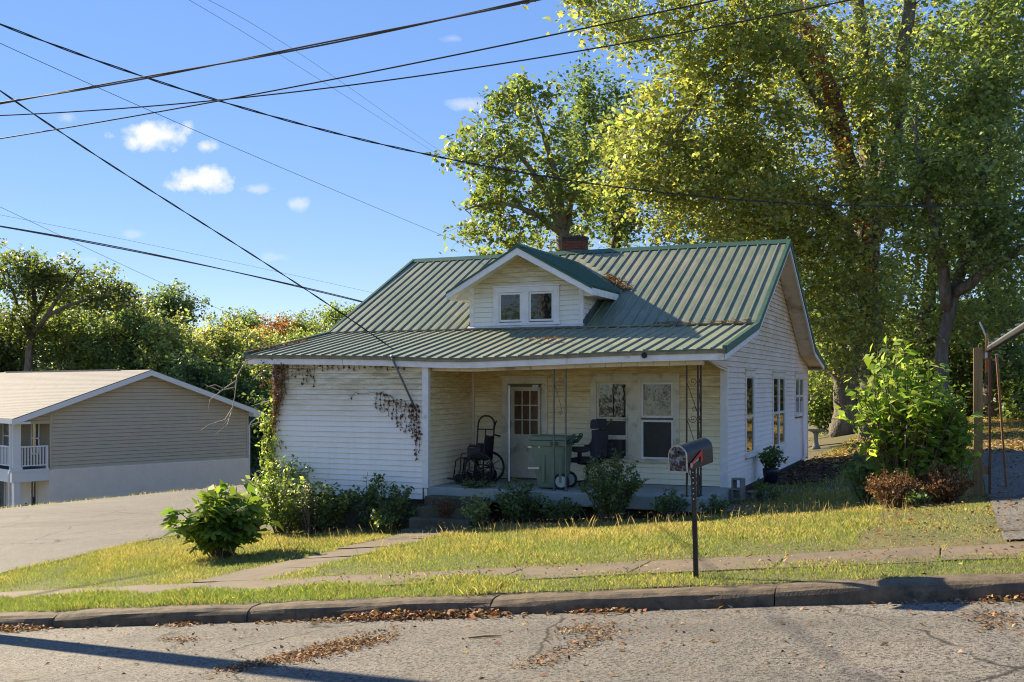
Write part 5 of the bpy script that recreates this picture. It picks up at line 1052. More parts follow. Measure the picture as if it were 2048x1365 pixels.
bg = [  # px, crown centre y, half width, half height, depth, clusters, colours, name, label
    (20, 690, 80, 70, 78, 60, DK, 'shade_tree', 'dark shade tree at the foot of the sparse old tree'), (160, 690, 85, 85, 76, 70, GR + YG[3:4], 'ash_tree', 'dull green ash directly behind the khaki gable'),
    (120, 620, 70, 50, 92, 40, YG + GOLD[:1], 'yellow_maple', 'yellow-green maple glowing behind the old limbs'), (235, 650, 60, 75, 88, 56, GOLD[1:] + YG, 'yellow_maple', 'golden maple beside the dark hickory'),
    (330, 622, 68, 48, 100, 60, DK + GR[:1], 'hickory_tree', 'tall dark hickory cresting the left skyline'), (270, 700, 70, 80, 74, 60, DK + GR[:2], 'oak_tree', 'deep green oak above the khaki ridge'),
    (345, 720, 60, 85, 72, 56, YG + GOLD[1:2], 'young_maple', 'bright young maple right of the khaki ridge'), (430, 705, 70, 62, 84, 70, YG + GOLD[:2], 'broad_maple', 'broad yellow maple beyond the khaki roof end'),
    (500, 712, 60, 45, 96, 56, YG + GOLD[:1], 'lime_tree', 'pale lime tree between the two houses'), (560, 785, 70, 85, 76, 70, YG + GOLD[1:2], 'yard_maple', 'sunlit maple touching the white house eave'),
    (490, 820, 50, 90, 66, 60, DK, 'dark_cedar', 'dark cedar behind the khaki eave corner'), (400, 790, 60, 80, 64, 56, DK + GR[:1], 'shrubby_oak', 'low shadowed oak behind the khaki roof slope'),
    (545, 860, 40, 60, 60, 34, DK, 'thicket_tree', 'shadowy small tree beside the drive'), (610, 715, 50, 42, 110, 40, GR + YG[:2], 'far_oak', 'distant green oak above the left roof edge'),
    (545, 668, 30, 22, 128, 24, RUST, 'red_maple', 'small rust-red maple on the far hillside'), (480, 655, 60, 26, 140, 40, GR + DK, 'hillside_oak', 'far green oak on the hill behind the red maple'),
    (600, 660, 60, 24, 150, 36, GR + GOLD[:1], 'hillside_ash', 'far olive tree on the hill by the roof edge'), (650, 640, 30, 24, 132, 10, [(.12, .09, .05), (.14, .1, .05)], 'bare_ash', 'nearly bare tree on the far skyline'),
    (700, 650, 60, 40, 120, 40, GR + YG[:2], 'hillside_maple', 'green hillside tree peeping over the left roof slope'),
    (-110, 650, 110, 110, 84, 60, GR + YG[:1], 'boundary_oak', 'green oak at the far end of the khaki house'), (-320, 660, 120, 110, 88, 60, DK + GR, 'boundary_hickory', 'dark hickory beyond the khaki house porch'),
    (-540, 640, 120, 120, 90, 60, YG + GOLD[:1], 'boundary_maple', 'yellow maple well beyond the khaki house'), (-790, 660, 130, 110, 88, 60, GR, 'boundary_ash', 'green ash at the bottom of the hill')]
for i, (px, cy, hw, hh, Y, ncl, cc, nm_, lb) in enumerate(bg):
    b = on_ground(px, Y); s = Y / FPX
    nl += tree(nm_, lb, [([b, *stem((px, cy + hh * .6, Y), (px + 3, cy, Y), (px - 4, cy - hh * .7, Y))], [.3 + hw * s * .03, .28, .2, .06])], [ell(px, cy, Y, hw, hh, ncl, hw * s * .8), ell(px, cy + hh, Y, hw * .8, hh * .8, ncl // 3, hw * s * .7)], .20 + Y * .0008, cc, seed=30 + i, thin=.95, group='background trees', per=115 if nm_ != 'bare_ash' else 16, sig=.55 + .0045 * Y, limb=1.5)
# distant wood on the hillside, one mass
r_ = np.random.default_rng(5); n = 42000
uu = r_.uniform(-170, 60, n); vv = r_.uniform(120, 200, n); cl = r_.uniform(size=(260, 2)); cc = np.c_[-170 + 230 * cl[:, 0], 120 + 80 * cl[:, 1]]
k = r_.integers(0, 260, n); th = r_.normal(size=(n, 3)); th /= np.linalg.norm(th, axis=1)[:, None]; th[:, 2] = np.abs(th[:, 2])
rad_ = r_.uniform(3.5, 6, 260)[k]; P = np.c_[cc[k], np.zeros(n)] + th * np.c_[rad_, rad_, rad_ * 1.6]; P[:, 2] += zg(P[:, 0], P[:, 1]) + 2
V, F, C = leaves(P, .75, GR + DK + YG[:1] + GOLD[:1], .6, .8, .3, r_); tag(obj_np('far_wood', V, F, C, M['leaf']), 'distant wooded hillside beyond the houses', 'wood', kind='stuff')
# undergrowth at the back of the yard and grove
def bushmass(name, label, boxes, n, size, cols, seed, cat='undergrowth'):
    r = np.random.default_rng(seed); parts = []
    for (px, py, Y, rx, ry, dy) in boxes:
        c, (a, b_, c_), _ = ell(px, py, Y, rx, ry, 1, dy); q = r.normal(size=(n, 3)); q /= np.linalg.norm(q, axis=1)[:, None]; q *= (r.random(n) ** .33)[:, None]
        bumpy = 1 + .25 * np.sin(q[:, :1] * 9 + px) * np.cos(q[:, 2:] * 7); P = c + q * np.array([a, b_, c_]) * bumpy; g = zg(P[:, 0], P[:, 1]); P = P[P[:, 2] > g]; parts.append(leaves(P, size, cols, .5, .6, .3, r))
    V, F, C = join(parts); return tag(obj_np(name, V, F, C, M['leaf']), label, cat, kind='stuff')
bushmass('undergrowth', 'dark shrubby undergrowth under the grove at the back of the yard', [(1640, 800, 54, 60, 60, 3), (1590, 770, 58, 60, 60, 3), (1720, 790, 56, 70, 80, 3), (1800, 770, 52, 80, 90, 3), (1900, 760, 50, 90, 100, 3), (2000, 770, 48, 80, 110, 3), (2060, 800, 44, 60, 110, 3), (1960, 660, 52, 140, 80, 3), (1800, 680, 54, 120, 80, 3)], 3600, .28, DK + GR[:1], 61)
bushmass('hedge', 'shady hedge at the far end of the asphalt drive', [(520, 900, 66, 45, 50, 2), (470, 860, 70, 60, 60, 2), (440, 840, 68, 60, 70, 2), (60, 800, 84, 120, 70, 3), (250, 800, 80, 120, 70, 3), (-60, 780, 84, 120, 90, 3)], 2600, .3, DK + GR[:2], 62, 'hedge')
print('leaves', nl)
print('t veg', time.time()-T0_)
# ------------------------------------------------------------------ grass
def blades(P, h, w, cols, r, lean=.45, cvar=.25):
    n = len(P); h = h * r.uniform(.5, 1.4, n); t = r.uniform(0, 2 * math.pi, n); s = np.c_[np.cos(t), np.sin(t), np.zeros(n)]; t2 = r.uniform(0, 2 * math.pi, n)
    ln = np.c_[np.cos(t2), np.sin(t2), np.zeros(n)] * (r.random(n) * lean)[:, None]; w = np.broadcast_to(np.asarray(w, float), (n,))
    mid = P + (ln * .56 + np.array([0, 0, .62])) * h[:, None]; tip = P + (ln + np.array([0, 0, .9])) * h[:, None]; W = s * w[:, None] * .5
    V = np.stack([P - W, P + W, mid + W * .7, tip], 1).reshape(-1, 3); c = np.asarray(cols)
    c = c if len(c) == n else c[r.integers(0, len(c), n)]
    return V, np.arange(4 * n).reshape(n, 4), np.repeat(c * r.uniform(1 - cvar, 1 + cvar, n)[:, None], 4, 0)
def wob(x, f, s): return np.sin(x * f + s) * .5 + np.sin(x * f * 2.3 + s * 1.7) * .3 + np.sin(x * f * 5.1 + s * .6) * .2
def patch(P, s=0.): return np.clip(.5 + .35 * np.sin(P[:, 0] * 1.3 + s) * np.cos(P[:, 1] * 1.9 + s * 2) + .3 * np.sin(P[:, 0] * 3.7 + P[:, 1] * 2.9 + s), 0, 1)
rg = np.random.default_rng(21)
LUSH = 1.35 * np.array([(.135, .175, .045), (.17, .195, .052), (.10, .142, .038), (.20, .205, .062)]); DRY = 1.4 * np.array([(.30, .25, .095), (.34, .27, .13), (.25, .22, .07), (.28, .21, .10)]); STRAW = np.array([(.36, .28, .15), (.30, .23, .12)])
def lawn(name, label, n, u0, u1, v0, v1, h, w, dry, keep, cat='grass', hmul=None):
    P = np.c_[rg.uniform(u0, u1, n), rg.uniform(v0, v1, n), np.zeros(n)]; P = P[keep(P[:, 0], P[:, 1])]; P[:, 2] = zg(P[:, 0], P[:, 1]) - .005
    m = patch(P, u0); k = len(P); d = dry(P) if callable(dry) else dry; isdry = rg.random(k) < np.clip(d + (m - .5) * .5 + .45 * wob(P[:, 0], .8, 2.) * wob(P[:, 1], 1.1, 1.), 0, 1); thin = rg.random(k) < np.clip(1.15 + .9 * wob(P[:, 0] + P[:, 1] * .4, 1.7, .5) * wob(P[:, 1] - P[:, 0] * .2, 2.3, 4.), .25, 1); P, m, isdry = P[thin], m[thin], isdry[thin]; k = len(P)
    c = np.where(isdry[:, None], DRY[rg.integers(0, 4, k)], LUSH[rg.integers(0, 4, k)]); hh = h * (.65 + .7 * m)
    if hmul is not None: hh = hh * hmul(P)
    V, F, C = blades(P, hh, w, c, rg, .95, .35); return tag(obj_np(name, V, F, C, M['grass']), label, cat, kind='stuff')
def d_edge(v): return np.interp(v, dv, d0)
path_ok = lambda u, v: ~((u > -4.80 + .10 * wob(v, 3, 1)) & (u < -3.80 + .10 * wob(v, 4, 2)) & (v < -3.2) & (v > -8.9))
# strip between kerb and sidewalk
lawn('verge_grass', 'lush green grass strip between the kerb and the sidewalk', 95000, -12, 9, -10.56, -9.3, .048, .0062, lambda P: np.clip(.12 + .05 * (P[:, 0] - 1), .05, .5), lambda u, v: (v > -10.50 + .06 * wob(u, 5, 0)) & (v < -9.50 + .14 * wob(u, 1.7, 3) + .2 * (u < -1.5) * (wob(u, .9, 1) > .35)), hmul=lambda P: .7 + .5 * (P[:, 0] < 0))
# front lawn
def front_keep(u, v):
    return (v > -8.97 + .13 * wob(u, 1.9, 5) - .35 * ((u > -3.6) & (u < -2.9))) & path_ok(u, v) & (u > d_edge(v) - .15 + .15 * wob(v, 4, 4)) & (u < 4.34 + .08 * wob(v, 5, 1)) & ~((v > -1.97) & (u < .2)) & ~((u > -5.1) & (u < -3.8) & (v > -3.25))
lawn('lawn_grass', 'long seeding yellow-green lawn in front of the porch', 300000, -11, 4.45, -9.05, .4, .046, .0066, lambda P: np.clip(.08 + .11 * (P[:, 1] + 8.6), .05, .55), front_keep, hmul=lambda P: np.clip(.75 + .28 * (P[:, 1] + 8.3), .55, 1.3) * np.where(P[:, 0] > 3.0, .45, 1))
# seed stalks standing above it
k = 1100; P = np.c_[rg.uniform(-9.5, 3.4, k), rg.uniform(-6.8, -2.5, k), np.zeros(k)]; P = P[front_keep(P[:, 0], P[:, 1])]; P[:, 2] = zg(P[:, 0], P[:, 1])
V, F, C = blades(P, .20, .0045, STRAW, rg, .5); h_, f_, c_ = leaves(P + np.c_[rg.normal(scale=.06, size=(len(P), 2)), rg.uniform(.12, .22, len(P))], .05, STRAW, 0, .12, -.6, rg)
V, F, C = join([(V, F, C), (h_, f_, c_)]); tag(obj_np('seed_stalks', V, F, C, M['grass']), 'thin straw-coloured seed stalks rising from the front lawn', 'grass', kind='stuff')
# side and back yard
lawn('yard_grass', 'short patchy grass of the right side and back yard', 60000, .1, 7, -.5, 34, .08, .014, .5, lambda u, v: ~((u < 1.45 + .15 * wob(v, 2, 1)) & (v > 3) & (v < 12)) & ~((u > 4.3) & (v < 15)))
lawn('roadside_grass', 'narrow yellowed grass strip between the drive and the khaki house', 30000, -30, -12, 2, 30, .09, .022, .72, lambda u, v: (u < np.interp(v, dv, d1) + .1) & (u > np.interp(v, dv, d1) - 1.3))
lawn('far_grass', 'shaded grass beyond the far end of the drive', 26000, -30, -9, 20, 52, .12, .04, .4, lambda u, v: (u < np.interp(v, dv, d1) + .2) | (u > np.interp(v, dv, d0) - .2))
# tufts creeping over slab joints
lawn('joint_tufts', 'grass tufts growing from the sidewalk joints', 9000, -12, 6, -9.8, -8.8, .05, .008, .3, lambda u, v: (np.abs(((u + 12.6) / (24.6 / 18) + .5) % 1 - .5) < .03) | (((u > -2.1) & (u < -1.2) & (v > -9.4) & (wob(u, 6, 1) + wob(v, 9, 2) > .1))))
# ------------------------------------------------------------------ fallen leaves and debris
DRYL = [(.30, .16, .07), (.36, .22, .10), (.22, .11, .05), (.42, .27, .14), (.30, .10, .04), (.26, .17, .10)]
def litter(name, label, P, size, cols=DRYL, up=1.6, seed=3):
    r = np.random.default_rng(seed); V, F, C = leaves(np.asarray(P), size, cols, up, .5, .1, r, .4); return tag(obj_np(name, V, F, C, M['litter']), label, 'leaves', kind='stuff')
rl = np.random.default_rng(8); n = 5200
u = rl.uniform(-8, 9, n); pile = np.clip(wob(u, 1.1, 2.2) + .35 - .09 * np.maximum(0, u - 0) - .25 * (u < -5.4), .02, 1); ok = rl.random(n) < pile; u = u[ok]; v = -10.735 - np.abs(rl.normal(scale=.075, size=len(u))); z = road_z(u, v) + .01 + rl.random(len(u)) * .07 * pile[ok] * np.clip(1 - (-10.74 - v) / .2, 0, 1)
litter('gutter_leaves', 'brown and orange fallen leaves heaped along the kerb', np.c_[u, v, z], .06)
# rotten patches on the street
def hit(px, py):
    """where a photograph pixel meets the street"""
    for Y in np.linspace(4, 14, 600):
        p = at(px, py, Y)
        if p[2] < float(road_z(p[0], p[1])): return p
    return p
parts = []
for (xa, ya, xb, yb, w, k) in ((440, 1343, 560, 1322, 5, 420), (560, 1318, 690, 1300, 8, 900), (640, 1296, 760, 1283, 10, 1000), (1140, 1258, 1200, 1262, 7, 240), (1960, 1230, 2010, 1255, 7, 200), (1050, 1340, 1170, 1290, 2, 220), (1170, 1290, 1230, 1262, 2, 120), (330, 1280, 390, 1283, 3, 120)):
    t = rl.random(k); a, b = hit(xa, ya), hit(xb, yb); L = np.linalg.norm(b - a); q = a + (b - a) * t[:, None] + np.c_[rl.normal(scale=.09, size=k), rl.normal(scale=w * .016, size=k) * rl.uniform(.2, 2.2, k), np.zeros(k)]; q[:, 2] = road_z(q[:, 0], q[:, 1]) + .006 + rl.random(k) * .014; parts.append(q)
litter('street_debris', 'mats of dry leaf crumbs caught in the street cracks', np.concatenate(parts), .035, DRYL + [(.14, .10, .07), (.18, .13, .09)], 2.2)
k = 420; q = np.c_[rl.uniform(-7, 8, k), -10.8 - np.abs(rl.normal(scale=2.4, size=k)), np.zeros(k)]; q[:, 2] = road_z(q[:, 0], q[:, 1]) + .008
litter('scattered_leaves', 'single dry leaves scattered over the street', q, .05, DRYL + [(.5, .33, .05)], 2.0)
k = 900; q = np.c_[rl.uniform(-3, 8, k), -9.3 + rl.normal(scale=.55, size=k), np.zeros(k)]; q[:, 2] = zg(q[:, 0], q[:, 1]) + .045
litter('sidewalk_leaves', 'pine straw and dry leaves on the upper sidewalk', q, .04, DRYL, 2.2)
k = 15000; q = np.c_[rl.uniform(.3, 9, k), rl.uniform(8, 36, k), np.zeros(k)]; q[:, 2] = zg(q[:, 0], q[:, 1]) + .05
litter('yard_leaves', 'orange leaf carpet over the back yard', q, .13, [(.40, .24, .09), (.44, .30, .10), (.34, .17, .06), (.42, .34, .13)], 1.6)
k = 1800; q = np.c_[rl.uniform(.1, 1.6, k), rl.uniform(2.6, 12, k), np.zeros(k)]; q[:, 2] = zg(q[:, 0], q[:, 1]) + .05
litter('bed_leaves', 'dark rotting leaves on the bare bed by the wall', q, .09, [(.14, .08, .045), (.09, .055, .035), (.22, .13, .08), (.06, .04, .03)], 1.4)
k = 1500; q = np.c_[rl.uniform(3.0, 6.4, k), rl.uniform(-8.3, 6, k), np.zeros(k)]; q[:, 2] = zg(q[:, 0], q[:, 1]) + .04
litter('drive_leaves', 'pine straw and leaves along the side drive edge', q, .06, DRYL, 2.0)
# on the roof: dormer valley and the break
def roofz_all(u, v): return np.interp(v, [VE, VK, VR], [ZE, ZK + .03, ZR]) + .03
k = 420; t = rl.random(k); uu = -2.66 - .72 * t + rl.normal(scale=.06, size=k); vv = 2.58 + .8 * t + rl.normal(scale=.06, size=k); litter('valley_leaves', 'tan leaves lodged where the dormer eave meets the roof', np.c_[uu, vv, roofz_all(uu, vv) + rl.random(k) ** 2 * .035], .06, DRYL[:4])
k = 160; uu = rl.uniform(-1.6, .3, k); vv = VK + rl.normal(scale=.05, size=k); a = litter('roof_leaves', 'crumbs of leaves along the roof break by the gable', np.c_[uu, vv, roofz_all(uu, vv) + .02], .06)
k = 90; uu = rl.normal(-3.2, .22, k); vv = rl.normal(-.75, .06, k); litter('roof_leaf_patch', 'small rusty leaf patch on the porch roof below the dormer', np.c_[uu, vv, roofz_all(uu, vv) + .0], .06, DRYL[:5])
k = 260; t = rl.random(k); uu = -9.2 + .5 * t + rl.normal(scale=.06, size=k); vv = -2.0 + 1.5 * t; litter('eave_leaves', 'withered vine leaves on the left roof corner', np.c_[uu, vv, roofz_all(uu, vv) + rl.random(k) * .05], .06, [(.20, .10, .06), (.14, .08, .05), (.26, .14, .08)])
for i in range(26):      # pebbles one can tell apart
    p = hit(random.uniform(60, 1990), random.uniform(1265, 1355)); s = random.uniform(.006, .014)
    if i == 0: peb = MB().add([(1, 0, 0), (0, .9, .1), (-1.1, 0, 0), (0, -.8, 0), (0.1, 0, .7), (0, 0, -.5)], [(0, 1, 4), (1, 2, 4), (2, 3, 4), (3, 0, 4), (1, 0, 5), (2, 1, 5), (3, 2, 5), (0, 3, 5)]).mesh('pebble', M['step'])
    o = inst('pebble', peb, None, (p[0], p[1], float(road_z(p[0], p[1])) + s * .3), (0, 0, random.uniform(0, 6)), (s * 1.3, s, s)); tag(o, 'small dark pebble lying on the asphalt street', 'pebble', 'pebbles on the street')
a, b = hit(937, 1279), hit(1003, 1275); tag(MB().tube([a + (0, 0, .012), (a + b) / 2 + (0, .01, .016), b + (0, 0, .012)], [.007, .009, .005], 6).build('twig', M['wood']), 'short brown twig lying on the street', 'twig')
# ------------------------------------------------------------------ shrubs, vines, weeds
def leaf_mesh(name, outline, m, c, fold=.12, curl=.15):
    """outline: half widths along a unit length leaf; midrib along +X"""
    n = len(outline); V = [(0, 0, 0)]; F = []; xs = np.linspace(0, 1, n)
    for x, w in zip(xs, outline):
        z = -curl * x * x; V += [(x, w, z + fold * w), (x, 0, z), (x, -w, z + fold * w)]
    for i in range(n - 1):
        a, b = 1 + 3 * i, 1 + 3 * (i + 1); F += [(a, a + 1, b + 1, b), (a + 1, a + 2, b + 2, b + 1)]
    V = np.array(V); F = np.array(F); C = np.tile(np.array(c), (len(V), 1)); return mesh_np(name, V, F, C, m)
def place_leaf(me, parent, p, d, up_, s):
    d = Vector(d).normalized(); y = Vector(up_).cross(d); y = y.normalized() if y.length > 1e-4 else Vector((0, 1, 0)); z = d.cross(y)
    o = bpy.data.objects.new('leaf', me); col.objects.link(o); o.parent = parent
    o.matrix_basis = Matrix.Translation(Vector(p) - wpos(parent)) @ Matrix(((d.x, y.x, z.x), (d.y, y.y, z.y), (d.z, y.z, z.z))).to_4x4() @ Matrix.Scale(s, 4)
def shrub(name, label, base, h, rad, nst, per, leaf, cols, seed, meshes=None, nobj=0, up=.5, spread=1., stemm='twig', m='leaf', cat='shrub', low=.15, group=None, sr=.008):
    r = np.random.default_rng(seed); base = np.array(base, float); base[2] = gz_(base) if base[2] is None or base[2] == 0 else base[2]
    T = thing(name, label, cat, tuple(base), group); w = MB(); LP = []; cand = []
    for i in range(nst):
        t = r.uniform(0, 2 * math.pi); q = r.random() ** .6; e = base + np.array([math.cos(t) * rad * q * spread, math.sin(t) * rad * q * spread, h * (1 - .35 * q * q) * r.uniform(.6, 1.05)])
        b0 = base + np.array([math.cos(t), math.sin(t), 0]) * rad * .25 * r.random(); mid = (b0 + e) / 2 + np.array([0, 0, h * .12]) + r.normal(scale=.05 * h, size=3) * (1, 1, .3)
        s = np.linspace(0, 1, 9)[:, None]; path = (1 - s) ** 2 * b0 + 2 * s * (1 - s) * mid + s ** 2 * e; w.tube(path, np.linspace(sr, sr * .4, 9), 5, False)
        for k in range(per):
            x = low + (1 - low) * r.random() ** .8; j = min(int(x * 8), 7); p = path[j] + (path[j + 1] - path[j]) * (x * 8 - j); tt = r.uniform(0, 2 * math.pi); out = np.array([math.cos(tt), math.sin(tt), r.uniform(-.15, .35)])
            LP.append(p + out * leaf * .55 + r.normal(scale=leaf * .35, size=3)); cand.append((p, out))
    w.build('stems', M[stemm], T, True)
    if meshes:
        # the leaves that face the street outermost are objects, the rest one mass
        score = [-(c[0] - base) @ FW * 1. + r.random() * rad * .6 for c in cand]; order = np.argsort(score)[::-1]
        for i in order[:nobj]:
            p, out = cand[i]; place_leaf(meshes[r.integers(0, len(meshes))], T, p + out * leaf * .15, out + np.array([0, 0, -.25]), (r.normal() * .35, r.normal() * .35, 1), leaf * r.uniform(.75, 1.3))
        LP = [LP[i] for i in order[nobj:]]
    if LP:
        V, F, C = leaves(np.array(LP), leaf * (1.05 if meshes else 1), cols, up, .55, .35, r); tag(obj_np('foliage', V, F, C, M[m], T), kind='stuff')
    return T
ov = [.0, .16, .25, .29, .28, .23, .15, .06, .0]
BR = [(.13, .20, .032), (.165, .225, .036), (.105, .17, .03), (.20, .245, .042)]; BR = sc_(BR, 1.25)
mk = [leaf_mesh('leaf', ov, M['bigleaf'], c) for c in BR]
def palm_mesh(c):
    th = np.linspace(-2.7, 2.7, 43); lobe = np.abs(np.cos(th * 3.93 / 1.0)) ** .7; rr = (.34 + .66 * lobe) * (.62 + .38 * np.cos(th / 2) ** 2) * .62
    V = np.c_[.34 + rr * np.cos(th), rr * np.sin(th), .10 * lobe * 0 - .22 * (rr * np.cos(th) / .6) ** 2 + .10 * np.abs(np.sin(th)) * rr]; V = np.vstack([[(.30, 0, .03), (0, 0, 0)], V]); F = np.array([(0, i + 2, i + 3) for i in range(42)] + [(0, 44, 1), (0, 1, 2)])
    return mesh_np('leaf', V, F, np.tile(np.array(c), (len(V), 1)), M['bigleaf'])
ml = [palm_mesh(c) for c in sc_(BR, .8)]
shrub('lobed_leaf_shrub', 'rounded shrub with big glossy lobed leaves by the asphalt drive', (-6.62, -5.95, 0), 1.12, .74, 60, 9, .25, sc_(BR, .7), 71, ml, 290, spread=1., m='bigleaf', low=.25, sr=.012)
shrub('tall_leafy_bush', 'tall bright green bush against the timber post', (3.22, -2.85, 0), 2.4, .95, 76, 24, .155, BR + YG[:2], 72, mk, 300, m='bigleaf', low=.12, sr=.014)
shrub('tall_leafy_shoot', 'long leafy shoot towering over the bright bush', (3.5, -2.9, 0), 2.85, .3, 7, 24, .16, BR, 73, mk, 90, m='bigleaf', low=.5, spread=.8, sr=.014)
shrub('bush_shoot', 'second tall shoot on the side of the bush nearer the house', (2.95, -2.7, 0), 2.6, .28, 7, 22, .155, BR, 74, mk, 80, m='bigleaf', low=.5, spread=.8, sr=.012)
shrub('low_leafy_bush', 'leafy lower skirt of greenery between bush and timber post', (3.85, -2.7, 0), 1.5, .42, 30, 24, .12, BR + GR[:1], 75, mk, 120, m='bigleaf', low=.3, sr=.01)
shrub('dark_leaf_bush', 'shaded big-leaved plant at the house side of the bright bush', (2.6, -2.3, 0), 1.05, .36, 18, 16, .16, sc_(DK, 1.2), 76, m='bigleaf')
BRN = [(.20, .095, .045), (.26, .14, .06), (.15, .075, .04), (.30, .19, .09)]
for i, (x, y, lb) in enumerate(((3.1, -3.75, 'brown dead brush at the foot of the bright bush'), (3.75, -3.3, 'rusty dry weeds heaped beside the timber post'))):
    shrub('dry_brush', lb, (x, y, 0), .55, .45, 120, 22, .045, BRN, 80 + i, up=0, m='litter', stemm='stick', sr=.005)
shrub('vetch_weed', 'small blue-green weed in the dead brush', (3.42, -3.95, 0), .3, .14, 8, 12, .09, GR, 84)
# along the house front
shrub('bright_viburnum', 'bright leafy shrub at the left front corner of the house', (-7.85, -2.6, 0), 1.62, .72, 44, 34, .105, YG[:4] + BR[:2], 85, low=.1)
shrub('pale_corner_weed', 'pale feathery weed at the drive-side house corner', (-8.75, -2.55, 0), .95, .38, 26, 40, .045, [(.20, .22, .07), (.24, .25, .10)], 86)
shrub('dark_foundation_shrub', 'dark leafy shrub below the white clapboard block', (-6.85, -2.55, 0), 1.02, .55, 34, 30, .10, DK + GR, 87)
shrub('sumac_sprout', 'upright sumac sprout with feathered leaves against the clapboard', (-6.1, -2.4, 0), 1.2, .42, 18, 30, .10, DK + GR[:2], 88)
shrub('step_shrub', 'dark spreading shrub on the block side of the porch steps', (-5.4, -2.55, 0), .85, .42, 26, 30, .085, DK + GR[:1], 89)
shrub('low_fern_weed', 'low ferny weed at the foot of the porch steps', (-5.5, -3.0, 0), .45, .4, 20, 26, .07, GR, 90)
shrub('ivy_clump', 'glossy ivy clump under the left clapboard wall', (-7.3, -2.4, 0), .62, .8, 44, 26, .08, DK, 91)
shrub('plume_weed', 'weed with pale silvery seed plumes before the clapboard', (-7.0, -2.95, 0), 1.05, .45, 16, 36, .05, [(.36, .34, .26), (.28, .28, .18), (.12, .16, .06)], 92, low=.5)
shrub('yellow_sprig', 'yellow-green sprig sprouting beside the porch steps', (-3.72, -2.75, 0), .72, .24, 12, 16, .1, YG[:3], 93)
shrub('porch_weed', 'dark leafy weed climbing the porch slab by the steps', (-3.1, -2.45, 0), .85, .48, 36, 28, .085, DK + GR[:1], 94)
shrub('slab_weed', 'blue-green weeds in the shade under the porch slab', (-2.35, -2.4, 0), .5, .45, 26, 26, .07, DK + GR[:1], 95)
shrub('feathery_porch_shrub', 'full feathery dark shrub hiding the porch edge below the window', (-1.35, -2.62, 0), 1.20, .62, 70, 44, .065, sc_(GR, .8) + DK, 96)
shrub('mailbox_weed', 'weeds under the porch edge behind the mailbox', (-.45, -2.3, 0), .55, .4, 22, 26, .065, DK + GR[:1], 97)
shrub('corner_weed', 'low dark weeds at the porch slab corner', (.2, -2.0, 0), .42, .3, 18, 24, .06, DK + GR[:1], 98)
shrub('block_weed', 'small weed growing round the lying cinder block', (.75, -.1, 0), .4, .3, 16, 22, .06, DK + GR[:1], 99)
shrub('porch_crack_weed', 'single weed standing on the porch floor by the right post', (-.32, -.75, -.222), .42, .07, 4, 22, .05, DK + GR[:2], 100)
shrub('deck_creeper', 'creeper sprawling onto the porch floor above the steps', (-4.25, -1.75, -.222), .12, .42, 16, 14, .07, DK + GR[:1], 101)
shrub('dead_step_weed', 'dead brown weeds slumped on the porch steps', (-4.45, -2.55, -.72), .42, .3, 60, 16, .035, [(.11, .065, .035), (.15, .09, .05)], 102, m='litter', stemm='stick', sr=.003)
shrub('potted_plant', 'bushy dark plant growing from the blue pot', (.34, 2.85, pz + .30), .5, .34, 30, 24, .08, DK + GR[:2], 103)
q_ = NQ(-.7, .6, 0); shrub('neighbour_azalea', 'dark azalea at the corner of the khaki house', (q_[0], q_[1], 0), 1.0, .5, 26, 26, .13, DK, 104)
# dry vine on the left corner of the wall, green vine lower down
def vine(name, label, strings, leaf, cols, seed, m, spread=.04, per=60, cat='vine'):
    r = np.random.default_rng(seed); T = thing(name, label, cat, tuple(strings[0][0][0])); w = MB(); LP = []
    for pts, dens in strings:
        Q, _ = resample(pts, [1] * len(pts), .08); Q[1:-1] += r.normal(scale=.012, size=(len(Q) - 2, 3)) * (1, .3, 1); w.tube(Q, .004, 4, False); L = len(Q) * .08; k = int(per * L * dens)
        i = r.integers(0, len(Q), k); P = Q[i] + np.c_[r.normal(scale=spread, size=k), -np.abs(r.normal(scale=spread * .7, size=k)), r.normal(scale=spread, size=k)]; LP.append(P)
    w.build('stems', M['twig'], T); V, F, C = leaves(np.concatenate(LP), leaf, cols, -.1, .55, 1.2, r); tag(obj_np('foliage', V, F, C, M[m], T), kind='stuff')
f0 = VF - .045
VB_ = [(.22, .10, .04), (.30, .15, .06), (.16, .08, .04), (.36, .19, .07)]; VD = [(.17, .07, .045), (.22, .09, .05), (.13, .06, .04)]
ss = [([(-8.52 + .05 * i, f0, 2.06), (-8.5 + .045 * i, f0 - .02, 1.5), (-8.52 + .03 * i, f0 - .02, .75 + .12 * i)], 1.4) for i in range(6)]
ss += [([(-8.72, f0 - .1, 2.05), (-8.74, f0 - .1, 1.6)], .8)]
vine('dry_vine', 'rust-brown withered vine hanging down the left corner of the house', ss, .055, VB_, 110, 'litter', .045, 90)
ss = [([(-8.2 + .085 * i + .02 * (i % 3), f0, 2.03), (-8.19 + .085 * i, f0, 1.98 - .1 - .28 * random.random())], 1.) for i in range(8)] + [([(-8.2, f0, 2.0), (-7.8, f0, 1.93), (-7.45, f0, 2.02)], .5)] + [([(-7.4 + .12 * i, f0, 2.04), (-7.4 + .12 * i, f0, 1.93 + .07 * random.random())], 1.2) for i in range(16)]
vine('vine_tendrils', 'strings of dead leaves dangling from the fascia over the clapboard', ss, .058, VD, 111, 'litter', .010, 20)
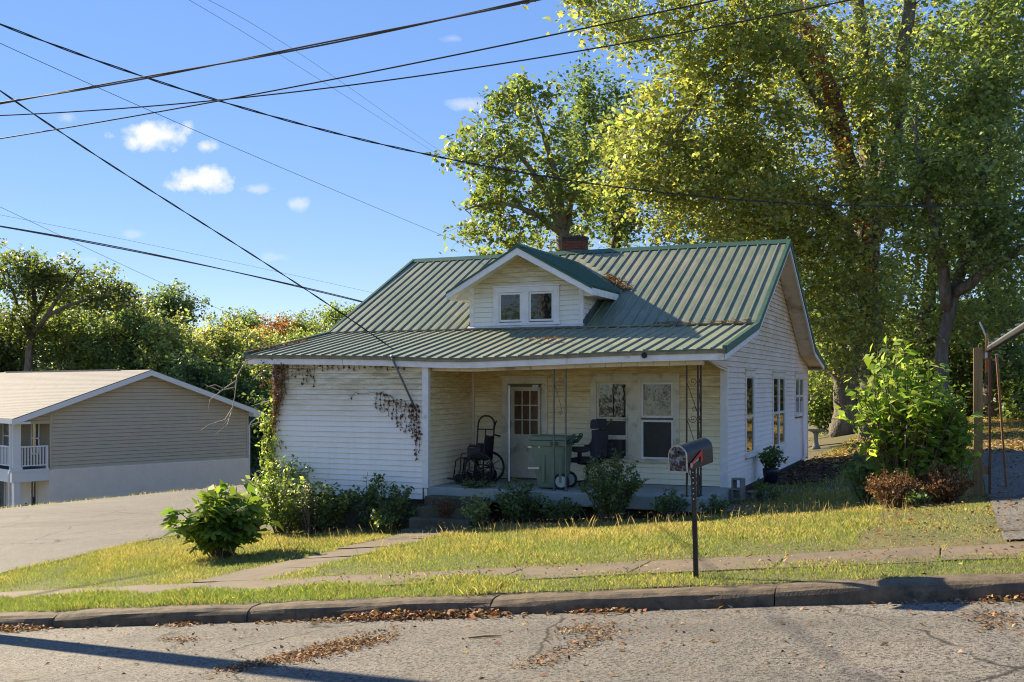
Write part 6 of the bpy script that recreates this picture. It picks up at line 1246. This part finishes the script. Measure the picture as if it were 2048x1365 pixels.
ss = [([(-6.75, f0, 1.40), (-6.72, f0, 1.50), (-6.0, f0, 1.50), (-5.85, f0, 1.44), (-5.75, f0, 1.26), (-5.35, f0, 1.25)], .35)] + [([(-6.2 + .09 * i, f0, 1.5 - .02 * i), (-6.2 + .09 * i, f0, 1.28 - .055 * i - .1 * random.random())], 1.3) for i in range(8)] + [([(-5.5 + .05 * i, f0, 1.27), (-5.48 + .05 * i, f0, .8 - .1 * (i % 2))], 1.8) for i in range(5)] + [([(-5.36, f0, .72), (-5.32, f0 - .01, .28)], 2.2), ([(-5.26, f0, .75), (-5.27, f0, .45)], 1.8)]
vine('dead_ivy', 'dark dead ivy clustered by the white corner board', ss, .062, VD, 112, 'litter', .016, 26)
ss = [([(-8.58 - .03 * i, f0 - .03, 1.25 - .08 * i), (-8.64 + .02 * i, f0 - .05, .5), (-8.55 + .03 * i, f0 - .05, -.9)], 1.) for i in range(6)] + [([(-8.5, f0 - .02, .05), (-8.2, f0, .0), (-7.9, f0 - .02, -.05)], 1.6), ([(-8.5, f0 - .02, -.1), (-8.1, f0, -.12), (-7.7, f0 - .02, -.05)], 1.4), ([(-8.5, f0, .4), (-8.3, f0, .55)], 1.)]
vine('green_vine', 'bright green vine climbing the drive-side corner of the clapboard', ss, .085, YG[:4] + BR[:2], 113, 'leaf', .10, 60)
k_ = thing('red_vine', 'reddish vine leaves clinging to the maple limbs', 'vine', tuple(at(1640, 130, 36)))
r_ = np.random.default_rng(66); P = []
for a, b, n in (((1615, 60, 35.6), (1690, 330, 36.8), 520), ((1600, 20, 35.4), (1640, 130, 35.8), 260), ((1560, 395, 36), (1640, 395, 36.6), 200), ((1725, 420, 37.4), (1735, 560, 37.4), 160)):
    t = r_.random(n)[:, None]; P.append(at(*a) + (at(*b) - at(*a)) * t + r_.normal(scale=.24, size=(n, 3)) * (1, .5, 1) - .2 * FW)
V, F, C = leaves(np.concatenate(P), .13, [(.40, .11, .04), (.32, .13, .05), (.25, .09, .05)], .3, .6, .6, r_); tag(obj_np('foliage', V, F, C, M['leaf'], k_), kind='stuff')
# dead branch hooked over the left eave
db = thing('dead_branch', 'bleached bare branch dangling from the left roof corner', 'branch', tuple(at(492, 722, 20.9)))
for pts in ([(520, 712), (492, 722), (474, 752), (470, 790), (462, 830), (440, 862)], [(472, 762), (448, 778), (420, 800), (416, 822)], [(470, 775), (440, 782), (410, 770)], [(466, 815), (450, 840), (418, 850), (400, 862)], [(463, 825), (455, 850), (430, 870)], [(548, 735), (520, 748), (508, 760)], [(545, 800), (525, 806), (505, 812)], [(548, 838), (520, 845), (500, 850)], [(448, 778), (430, 770), (412, 775)]):
    MB().tube([at(x, y, 20.8 - .004 * (520 - x)) for x, y in pts], np.linspace(.014, .004, len(pts)), 5).build('twig', M['deadwood'], db, True)
# trees across the street, seen in the window panes
for i, (x, y, hh, cc) in enumerate(((-31, -43, 13, GR), (-22.5, -44, 13, YG[:2] + GR), (-15, -43, 11, GR + DK), (-7, -44, 9.5, GR), (2, -45, 9, YG[:2] + GR))):
    z0 = float(np.interp(x, GU, GZ[0])) - .5
    tree('street_tree', ['round green tree', 'broad yellowing tree', 'dark green tree', 'tall green tree', 'bright green tree'][i] + ' across the street, mirrored in the porch windows', [([(x, y, z0), (x, y, z0 + hh * .4), (x + .2, y, z0 + hh * .7)], [.3, .25, .1])], [((x, y, z0 + hh * .58), (4.8, 3.4, hh * .45), 60)], .3, cc, seed=90 + i, per=46, sig=.8, group='trees across the street')
